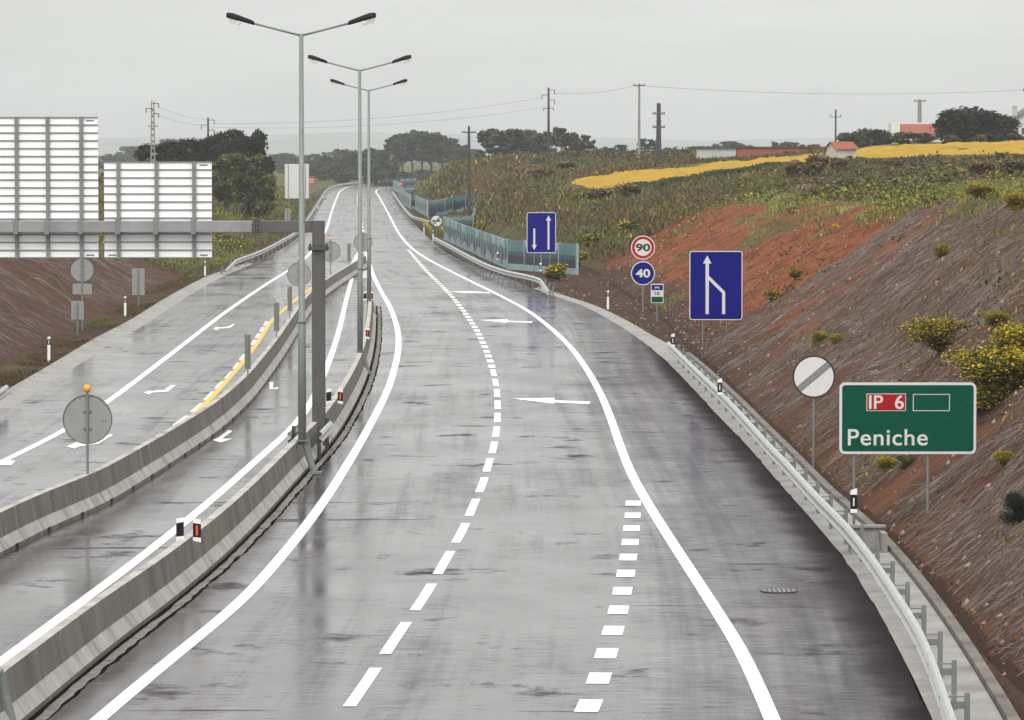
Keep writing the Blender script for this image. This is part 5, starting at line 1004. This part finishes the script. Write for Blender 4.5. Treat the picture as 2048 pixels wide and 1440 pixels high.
def slope_stones(n):
    Dv = np.exp(rng.uniform(math.log(60), math.log(300), n)); off = rng.uniform(0, 11, n); X = TR(Dv)+off; Z = ZT(X, Dv)
    oc = np.array([(1, 0, 0), (-1, 0, 0), (0, 1, 0), (0, -1, 0), (0, 0, 1), (0, 0, -1)], float); s_ = (0.02+0.09*rng.random(n)**4)[:, None, None]; V = (np.stack([X, Dv, Z], 1)[:, None]+oc[None]*s_*(0.5+0.9*rng.random((n, 6, 1)))).reshape(-1, 3)
    T = np.array([(0, 2, 4), (2, 1, 4), (1, 3, 4), (3, 0, 4), (2, 0, 5), (1, 2, 5), (3, 1, 5), (0, 3, 5)]); Fq = (np.arange(n)*6)[:, None, None]+T[None]; cc = np.array([(0.20, 0.12, 0.08), (0.10, 0.04, 0.02), (0.16, 0.075, 0.04), (0.26, 0.20, 0.16)])[rng.integers(0, 4, n)]
    return tag(npmesh('slope_stones', V, Fq.reshape(-1, 3), straw, np.repeat(cc, 6, 0)), kind='stuff')
slope_stones(9000)
# ------------------------------------------------------------------ yellow crop
def field():
    nx, ny = 260, 70; dv = np.linspace(398, 462, ny); xs0 = np.interp(dv, [398, 462], [XA(1141, 398), XA(1141, 462)]); t = np.linspace(0, 1, nx)
    X = xs0[:, None]+t[None]*(58-xs0[:, None]); fe = np.interp(t, [0, 0.2, 0.45, 0.62, 1], [430, 435, 445, 460, 467])[None]; fn = np.interp(t, [0, 0.06, 0.22, 0.5, 1], [400, 392, 378, 396, 394])[None]; Dv = fn+(dv[:, None]-398)/64*(fe-fn); lowd = np.interp(X, [XA(1142, 398), XA(1400, 400), XA(1650, 404), XA(2048, 400)], [398, 398, 400, 398])
    Z = ZT(X, Dv)+0.14+0.10*(rng.random(X.shape)-0.5)+0.12*(fbm(X*0.4, Dv*0.15)-0.5); Z[0] = ZT(X[0], Dv[0])-0.3; Z[:, 0] = ZT(X[:, 0], Dv[:, 0])-0.3
    V = np.stack([X, Dv, Z], 2).reshape(-1, 3); ii = np.arange((ny-1)*nx).reshape(-1, nx)[:, :-1]
    m = mat('yellow_crop', (0.36, 0.22, 0.022), 0.9, 0, 0.22, 0.5, 0.6, 6, stretch=(1, 0.3, 1), spec=0.1)
    return tag(npmesh('yellow_field', V, np.stack([ii, ii+1, ii+nx+1, ii+nx], 2).reshape(-1, 4), m), kind='stuff')
field()
def hedge_row(n):
    x = rng.uniform(XA(1275, 392), XA(1570, 392), n); dv = np.interp(x, [XA(1280, 392), XA(1340, 378), XA(1570, 392)], [386.0, 375.0, 391.0])+rng.normal(size=n)*0.8; return x, dv
tuft_field('crop_edge_plants', 5000, hedge_row, 0.34, [(0.03, 0.05, 0.018), (0.04, 0.06, 0.02), (0.05, 0.055, 0.02)], 0.05, 0, 5, 0.3)
# ------------------------------------------------------------------ houses and sheds
def bxs(r, name, m, c, dims, bevel=0):
    mb = MB(); mb.box(c, dims); return mb.build(name, m, r, bevel=bevel)
d = 500.0; p_ = d/F
zg = ztop(XA(1430, d), d); r = thing('shed', 'low grey and white shed left of the rusty red one', 'shed', (XA(1433, d), d, 0)); zt_, zm = ZA(297, d), ZA(317, d)
bxs(r, 'wall', plaster, (0, 1.5, (zg-0.8+zm)/2), (78*p_, 3, zm-zg+0.8)); bxs(r, 'cladding', plaster_g, (0, 1.5, (zm+zt_)/2), (78*p_-0.05, 2.9, zt_-zm)); bxs(r, 'roof', dark_roof, (0, 1.5, zt_+0.05), (80*p_, 3.3, 0.10))
zg = ztop(XA(1560, d), d); r = thing('shed', 'long rusty red corrugated shed behind the yellow field', 'shed', (XA(1563.5, d), d, 0)); zt_ = ZA(295, d)
mb = MB(); n = 60; L_ = 181*p_
for k in range(n): mb.box((-L_/2+(k+0.5)*L_/n, 1.5+(0.03 if k % 2 else 0), (zg-0.8+zt_)/2), (L_/n-0.004, 3, zt_-zg+0.8))
mb.build('wall', rust, r); bxs(r, 'roof', mat('rust_roof', (0.13, 0.04, 0.035), 0.8), (0, 1.5, zt_+0.05), (L_+0.2, 3.4, 0.09))
def gable(r, w_, dp, zb, ze, zr, m_wall, m_roof, ax='x', over=0.25, th=0.12):
    """walls with gables and two roof slopes; ridge along ax"""
    mb = MB()
    if ax == 'y': mb.prism([(-w_/2, zb), (w_/2, zb), (w_/2, ze), (0, zr), (-w_/2, ze)], 0, dp)
    else:
        V_ = [(x, y, z) for x in (-w_/2, w_/2) for y, z in ((0, zb), (dp, zb), (dp, ze), (dp/2, zr), (0, ze))]
        mb.add(V_, [(0, 1, 2, 3, 4), (9, 8, 7, 6, 5)]+[(i, (i+1) % 5, 5+(i+1) % 5, 5+i) for i in range(5)])
    mb.build('wall', m_wall, r); mb = MB()
    if ax == 'y':
        for s in (-1, 1):
            k = (zr-ze)/(w_/2); e = w_/2+over; P = [(0, zr+0.02), (s*e, zr+0.02-k*e), (s*e, zr+0.02-k*e+th), (0, zr+0.02+th)]
            mb.prism(P if s > 0 else P[::-1], -over, dp+over)
    else:
        k = (zr-ze)/(dp/2); V_ = []
        for x in (-w_/2-over, w_/2+over):
            V_ += [(x, -over, ze-k*over+0.02), (x, dp/2, zr+0.02), (x, dp+over, ze-k*over+0.02), (x, dp+over, ze-k*over+0.02+th), (x, dp/2, zr+0.02+th), (x, -over, ze-k*over+0.02+th)]
        mb.add(V_, [(0, 1, 4, 5), (1, 2, 3, 4), (11, 10, 7, 6), (10, 9, 8, 7)]+[(i, 6+i, 6+(i+1) % 6, (i+1) % 6) for i in range(6)])
    return mb.build('roof', m_roof, r)
d = 396.0; p_ = d/F; zg = ztop(XA(1690, d), d)
r = thing('hut', 'small white hut with a red tiled roof in the yellow field', 'hut', (XA(1692, d), d, 0), math.radians(28)); gable(r, 2.0, 1.7, zg-0.6, ZA(297, d), ZA(285, d), plaster_g, tile_r, 'x', 0.2, 0.06)
mb = MB(); mb.box((0.3, -0.02, zg+0.15), (0.5, 0.06, 0.6)); mb.build('door', mat('dark_door', (0.06, 0.06, 0.06)), r)
d = 560.0; p_ = d/F; zg = ztop(XA(1830, d), d)
r = thing('house', 'white house with a red roof left of the big dark tree', 'house', (XA(1836, d), d, 0)); gable(r, 72*p_, 6, zg-1, ZA(275, d), ZA(250, d), plaster, tile_r, 'x', 0.15)
bxs(r, 'side_wall', plaster, (-46*p_, 2.0, (zg-1+ZA(247, d))/2), (18*p_, 4, ZA(247, d)-zg+1)); bxs(r, 'back_wall', plaster, (-6*p_, 6.4, (zg-1+ZA(244.5, d))/2), (84*p_, 0.5, ZA(244.5, d)-zg+1))
mb = MB(); mb.box((-10*p_, -0.03, ZA(281, d)), (7*p_, 0.08, 8*p_)); mb.build('window', mat('window_glass', (0.05, 0.06, 0.07), 0.15), r)
d = 545.0; p_ = d/F; zg = ztop(XA(2030, d), d)
r = thing('house', 'white gabled house cut off by the right edge', 'house', (XA(2066, d), d, 0)); gable(r, 100*p_, 8, zg-1, ZA(248, d), ZA(214, d), plaster, mat('grey_eaves', (0.11, 0.10, 0.11), 0.8), 'y', 0.35, 0.12)
mb = MB(); mb.box((-32*p_, 3, ZA(222, d)), (9*p_, 0.6, 18*p_)); mb.box((-32*p_, 3, ZA(212, d)), (11*p_, 0.75, 2*p_)); mb.build('chimney', plaster_g, r)
mb = MB(); mb.box((-20*p_, -0.04, ZA(262, d)), (8*p_, 0.08, 12*p_)); mb.build('window', mat('window_glass', (0.05, 0.06, 0.07), 0.15), r)
d = 520.0; p_ = d/F; zg = ztop(XA(2010, d), d)
r = thing('outbuilding', 'outbuilding with pink tiled lean-to roof before the white house', 'house', (XA(2012, d), d, 0)); bxs(r, 'wall', plaster_g, (0, 1.5, (zg-1+ZA(263, d))/2), (46*p_, 3, ZA(263, d)-zg+1))
mb = MB(); mb.add([(-25*p_, -0.3, ZA(264, d)), (25*p_, -0.3, ZA(264, d)), (25*p_, 3.2, ZA(245, d)), (-25*p_, 3.2, ZA(245, d)), (-25*p_, -0.3, ZA(262.5, d)), (25*p_, -0.3, ZA(262.5, d)), (25*p_, 3.2, ZA(243.5, d)), (-25*p_, 3.2, ZA(243.5, d))], [(3, 2, 1, 0), (4, 5, 6, 7), (0, 1, 5, 4), (1, 2, 6, 5), (2, 3, 7, 6), (3, 0, 4, 7)]); mb.build('roof', mat('pink_tiles', (0.36, 0.15, 0.11), 0.85, 0, 0.2, 2.5), r)
b_ = HIT(2001, 330); r = thing('barrel', 'small black barrel standing in the scrub near the right edge', 'barrel', b_); mb = MB(); mb.tube([(0, 0, -0.1), (0, 0, 0.05), (0, 0, 0.45), (0, 0, 0.75), (0, 0, 0.8)], [0.24, 0.26, 0.30, 0.26, 0.24], 14); mb.build('body', black, r); mb = MB(); mb.tube([(0, 0, 0.8), (0, 0, 0.84)], [0.2, 0.2], 14); mb.build('lid', black, r)
# ------------------------------------------------------------------ utility poles and wires
def insul(mb, x, z, s): mb.tube([(x, 0, z), (x, 0, z+s)], 0.045, 6)
def upole(px, d, ytop, kind, label, m, rad=(0.16, 0.10)):
    x = XA(px, d); zg = ztop(x, d); zt_ = ZA(ytop, d); r = thing('utility_pole', label, 'utility pole', (x, d, zg), 0, 'utility poles of the power lines'); h = zt_-zg; p_ = d/F
    mb = MB()
    if kind == 'ladder':
        for s in (-1, 1): mb.add([(s*0.22-0.06, -0.1, -0.5), (s*0.22+0.06, -0.1, -0.5), (s*0.22+0.06, 0.1, -0.5), (s*0.22-0.06, 0.1, -0.5), (s*0.11-0.05, -0.08, h), (s*0.11+0.05, -0.08, h), (s*0.11+0.05, 0.08, h), (s*0.11-0.05, 0.08, h)], [(3, 2, 1, 0), (4, 5, 6, 7), (0, 1, 5, 4), (1, 2, 6, 5), (2, 3, 7, 6), (3, 0, 4, 7)])
        for k in range(int(h/0.6)): mb.box((0, 0, 0.3+k*0.6), (0.36-0.018*k, 0.14, 0.26))
    else: mb.tube([(0, 0, -0.5), (0, 0, h)], list(rad), 8)
    mb.build('pole', m, r)
    def arm(x0, x1, z, th=0.07): mb = MB(); mb.box(((x0+x1)/2, -0.12, z), (x1-x0, 0.08, th)); return mb.build('crossarm', pole_d, r)
    ins = Many()
    if kind in ('ladder', 'zig'):
        arm(0.0, 12*p_, h-5*p_); arm(-13*p_, 0.0, h-15*p_); arm(0, 12*p_, h-25*p_); 
        for x_, z_ in ((12*p_, h-5*p_), (-13*p_, h-15*p_), (12*p_, h-25*p_)): ins.tube([(x_, -0.12, z_), (x_, -0.12, z_-9*p_)], 0.05, 6)
        if kind == 'ladder' or px > 1000: arm(-10*p_, 11*p_, h-(50 if px < 1000 else 42)*p_)
        if px > 1000: ins.tube([(-10*p_, -0.12, h-42*p_), (-10*p_, -0.12, h-46*p_)], 0.06, 6); ins.tube([(10*p_, -0.12, h-42*p_), (10*p_, -0.12, h-46*p_)], 0.06, 6)
    elif kind == 'cross':
        arm(-14*p_, 14*p_, h-13*p_, 0.12)
        for k in (-13, -8, 8, 13): insul(ins, k*p_, h-13*p_, 0.2)
    elif kind == 'tee':
        arm(-12*p_, 12*p_, h-3*p_, 0.14)
        for k in (-11, 0, 11): insul(ins, k*p_, h-3*p_, 0.25)
    elif kind == 'low':
        arm(-11*p_, 11*p_, h-15*p_)
        for k in (-10, 10): insul(ins, k*p_, h-15*p_, 0.3)
    elif kind == 'trans':
        arm(-12*p_, 12*p_, h-21*p_); arm(-12*p_, 12*p_, h-48*p_); arm(-6*p_, 6*p_, h-36*p_)
        for k in (-11, -7, 7, 11): ins.tube([(k*p_, -0.12, h-22*p_), (k*p_, -0.12, h-17*p_)], 0.07, 6); ins.tube([(k*p_, -0.12, h-49*p_), (k*p_, -0.12, h-44*p_)], 0.07, 6)
        mb = MB(); mb.tube([(0, 0, h-0.15), (0, 0, h+0.05)], [0.20, 0.20], 10); mb.build('cap', pole_d, r)
    if len(ins.v): ins.build('insulator', galv_dark, r)
upole(306.5, 430, 202, 'ladder', 'pale concrete pole with ladder slots above the gantry panels', pole_c)
upole(417, 520, 235, 'zig', 'dark pole with staggered arms among the dark trees on the left', pole_d, (0.14, 0.10))
upole(938, 490, 252, 'cross', 'dark pole with a single crossarm on the scrub hill', pole_d, (0.24, 0.13))
upole(1097, 560, 175, 'zig', 'tall thin pole with staggered arms on the scrub ridge', pole_d, (0.19, 0.12))
upole(1278, 540, 168, 'tee', 'tallest slim pole with a flat top arm above the yellow field', pole_c, (0.17, 0.12))
upole(1317, 505, 207, 'trans', 'thick dark pole with two double arms behind the yellow field', pole_d, (0.34, 0.22))
upole(1670.5, 520, 219, 'low', 'short dark pole with upturned arms behind the hut', pole_d, (0.11, 0.09))
upole(1838, 600, 199, 'tee', 'grey pole with a flat top arm behind the red roofed house', pole_c, (0.32, 0.24))
upole(2056, 540, 178, 'tee', 'pole arm just showing at the right edge above the white house', pole_c, (0.17, 0.12))
wire_m = mat('wire', (0.16, 0.16, 0.16), 0.6)
def wire(a_, b_, sag, label, rad=0.022):
    A, Bv = AT(*a_), AT(*b_); r = tag(bpy.data.objects.new('power_line', bpy.data.meshes.new('x')), label, 'power line'); bpy.data.objects.remove(r)
    P = []
    for k in range(25): t = k/24; p = A*(1-t)+Bv*t; P.append((p[0], p[1], p[2]-sag*4*t*(1-t)))
    mb = MB(); mb.tube(P, rad, 5); o = mb.build('power_line', wire_m); return tag(o, label, 'power line', 'overhead wires between the poles')
wire((1290, 172, 540), (2045, 180, 540), 0.7, 'thin overhead wire sagging from the tallest pole to the right edge')
wire((1108, 186, 560), (1267, 172, 540), 0.4, 'overhead wire between the staggered arm pole and the tallest pole', 0.02)
wire((429, 247, 520), (1085, 195, 560), 0.9, 'long overhead wire from the left dark pole across the road', 0.016)
wire((405, 254, 520), (1107, 212, 560), 1.0, 'lower long overhead wire crossing behind the lamp posts', 0.014)
wire((318, 215, 430), (429, 240, 520), 0.3, 'upper wire between the two left poles', 0.014)
wire((296, 222, 430), (405, 250, 520), 0.3, 'lower wire between the two left poles', 0.014)
# ------------------------------------------------------------------ fences
fence_px = [(1541, 398, 10), (1564, 398, 14), (1584, 394, 14), (1605, 398, 17), (1627, 398, 17), (1699, 391, 10), (1725, 392, 10), (1751, 390, 11), (1779, 391, 11)]
for i, (px, yb, hp) in enumerate(fence_px):
    b_ = HIT(px, yb); h = (hp+3)*b_[1]/F; o = thing('fence_post', '%s from left of the dark wooden stakes along the bank crest' % TRN[i], 'fence post', b_, 0, 'wooden stakes along the crest'); mb = MB(); mb.tube([(0, 0, -0.2), (0.01, 0, h*0.6), (0.02, 0, h)], [0.05, 0.045, 0.04], 7); mb.build('stake', wood, o)
    mb = MB(); mb.tube([(0.02, 0, h-0.08), (0.02, 0, h-0.05)], [0.05, 0.05], 7); mb.build('wire_tie', pole_d, o)
r = thing('picket_fence', 'thin brown picket fence under the gantry beam on the left verge', 'fence', (0, 0, 0))
mb = MB(); st_ = Many()
for k in range(22):
    px = 426+k*3.0; d = 372+k*1.2; x = XA(px, d); zg = ztop(x, d); st_.box((x, d, zg+0.35), (0.05, 0.04, 0.9))
st_.build('picket', mat('bleached_wood', (0.20, 0.15, 0.10), 0.85), r)
P = [(XA(426+k*3.0, 372+k*1.2), 372.05+k*1.2, ztop(XA(426+k*3.0, 372+k*1.2), 372+k*1.2)+0.55) for k in range(22)]; mb.tube(P, 0.015, 5); mb.build('wire', wire_m, r)
# ------------------------------------------------------------------ manhole, drain box, planter strip
p0 = G(1558, 1182.5); r = thing('manhole_cover', 'round ribbed iron manhole cover in the asphalt', 'manhole', (p0[0], p0[1], 0.005)); mb = MB(); mb.tube([(0, 0, 0), (0, 0, 0.006)], [0.36, 0.36], 28); mb.build('cover', mat('cast_iron', (0.05, 0.045, 0.045), 0.6, 0.3), r)
mb = MB()
for k in range(-3, 4): w__ = 2*math.sqrt(0.33**2-(k*0.09)**2); mb.box((k*0.09, 0, 0.012), (0.045, w__, 0.008))
mb.build('ribs', mat('pale_iron', (0.22, 0.21, 0.205), 0.6, 0.2), r)
d = 92.5; r = thing('drain_box', 'concrete drain box behind the guardrail under the green sign', 'drain', (XA(1737, d), d, 0)); mb = MB()
for c_, s_ in (((0, 0.35, 0.15), (0.75, 0.12, 0.7)), ((-0.32, -0.1, 0.12), (0.11, 0.76, 0.62)), ((0.32, -0.1, 0.12), (0.11, 0.76, 0.62))): mb.box(c_, s_)
mb.build('walls', conc_old, r); mb = MB(); mb.box((0, 0.32, 0.52), (0.80, 0.2, 0.05)); mb.build('lid', conc_old, r)
def samp_plant(n): dv = rng.uniform(428, 470, n); X = rng.uniform(-6.2, -4.0, n); return X, dv
tuft_field('planted_flowers', 2500, samp_plant, 0.8, [(0.10, 0.10, 0.02), (0.14, 0.13, 0.02)], 0.05, 0.35, 5, 0.3)
# ------------------------------------------------------------------ distant hills and the air
mb = MB(); nx = 120; xs = np.linspace(-2600, 2600, nx)
for dd, hh, sd in ((6400, 18, 1), (8600, 36, 5)):
    top = [(x, dd, hh*(0.35+1.1*fbm(np.array(x*0.0016+sd), np.array(sd*1.0)))) for x in xs]; front = [(x, dd-900, -8) for x in xs]; back = [(x, dd+900, -8) for x in xs]
    n = nx; mb.add(front+top+back, [(k*n+i, k*n+i+1, (k+1)*n+i+1, (k+1)*n+i) for k in range(2) for i in range(n-1)])
tag(mb.build('hills', mat('far_land', (0.20, 0.205, 0.17), 0.95, 0, 0.3, 0.004), None, True), kind='structure')
hz = MB(); hz.box((0, 4700, 22), (5400, 9800, 62)); ho = hz.build('haze', [])
hm = bpy.data.materials.new('haze'); hm.use_nodes = True; hn = hm.node_tree; hn.nodes.clear(); pv = hn.nodes.new('ShaderNodeVolumePrincipled'); pv.inputs['Color'].default_value = (0.93, 0.95, 0.96, 1); pv.inputs['Density'].default_value = 0.00016; pv.inputs['Anisotropy'].default_value = 0.2
hn.links.new(pv.outputs[0], hn.nodes.new('ShaderNodeOutputMaterial').inputs['Volume']); ho.data.materials.clear(); ho.data.materials.append(hm); tag(ho, kind='stuff')
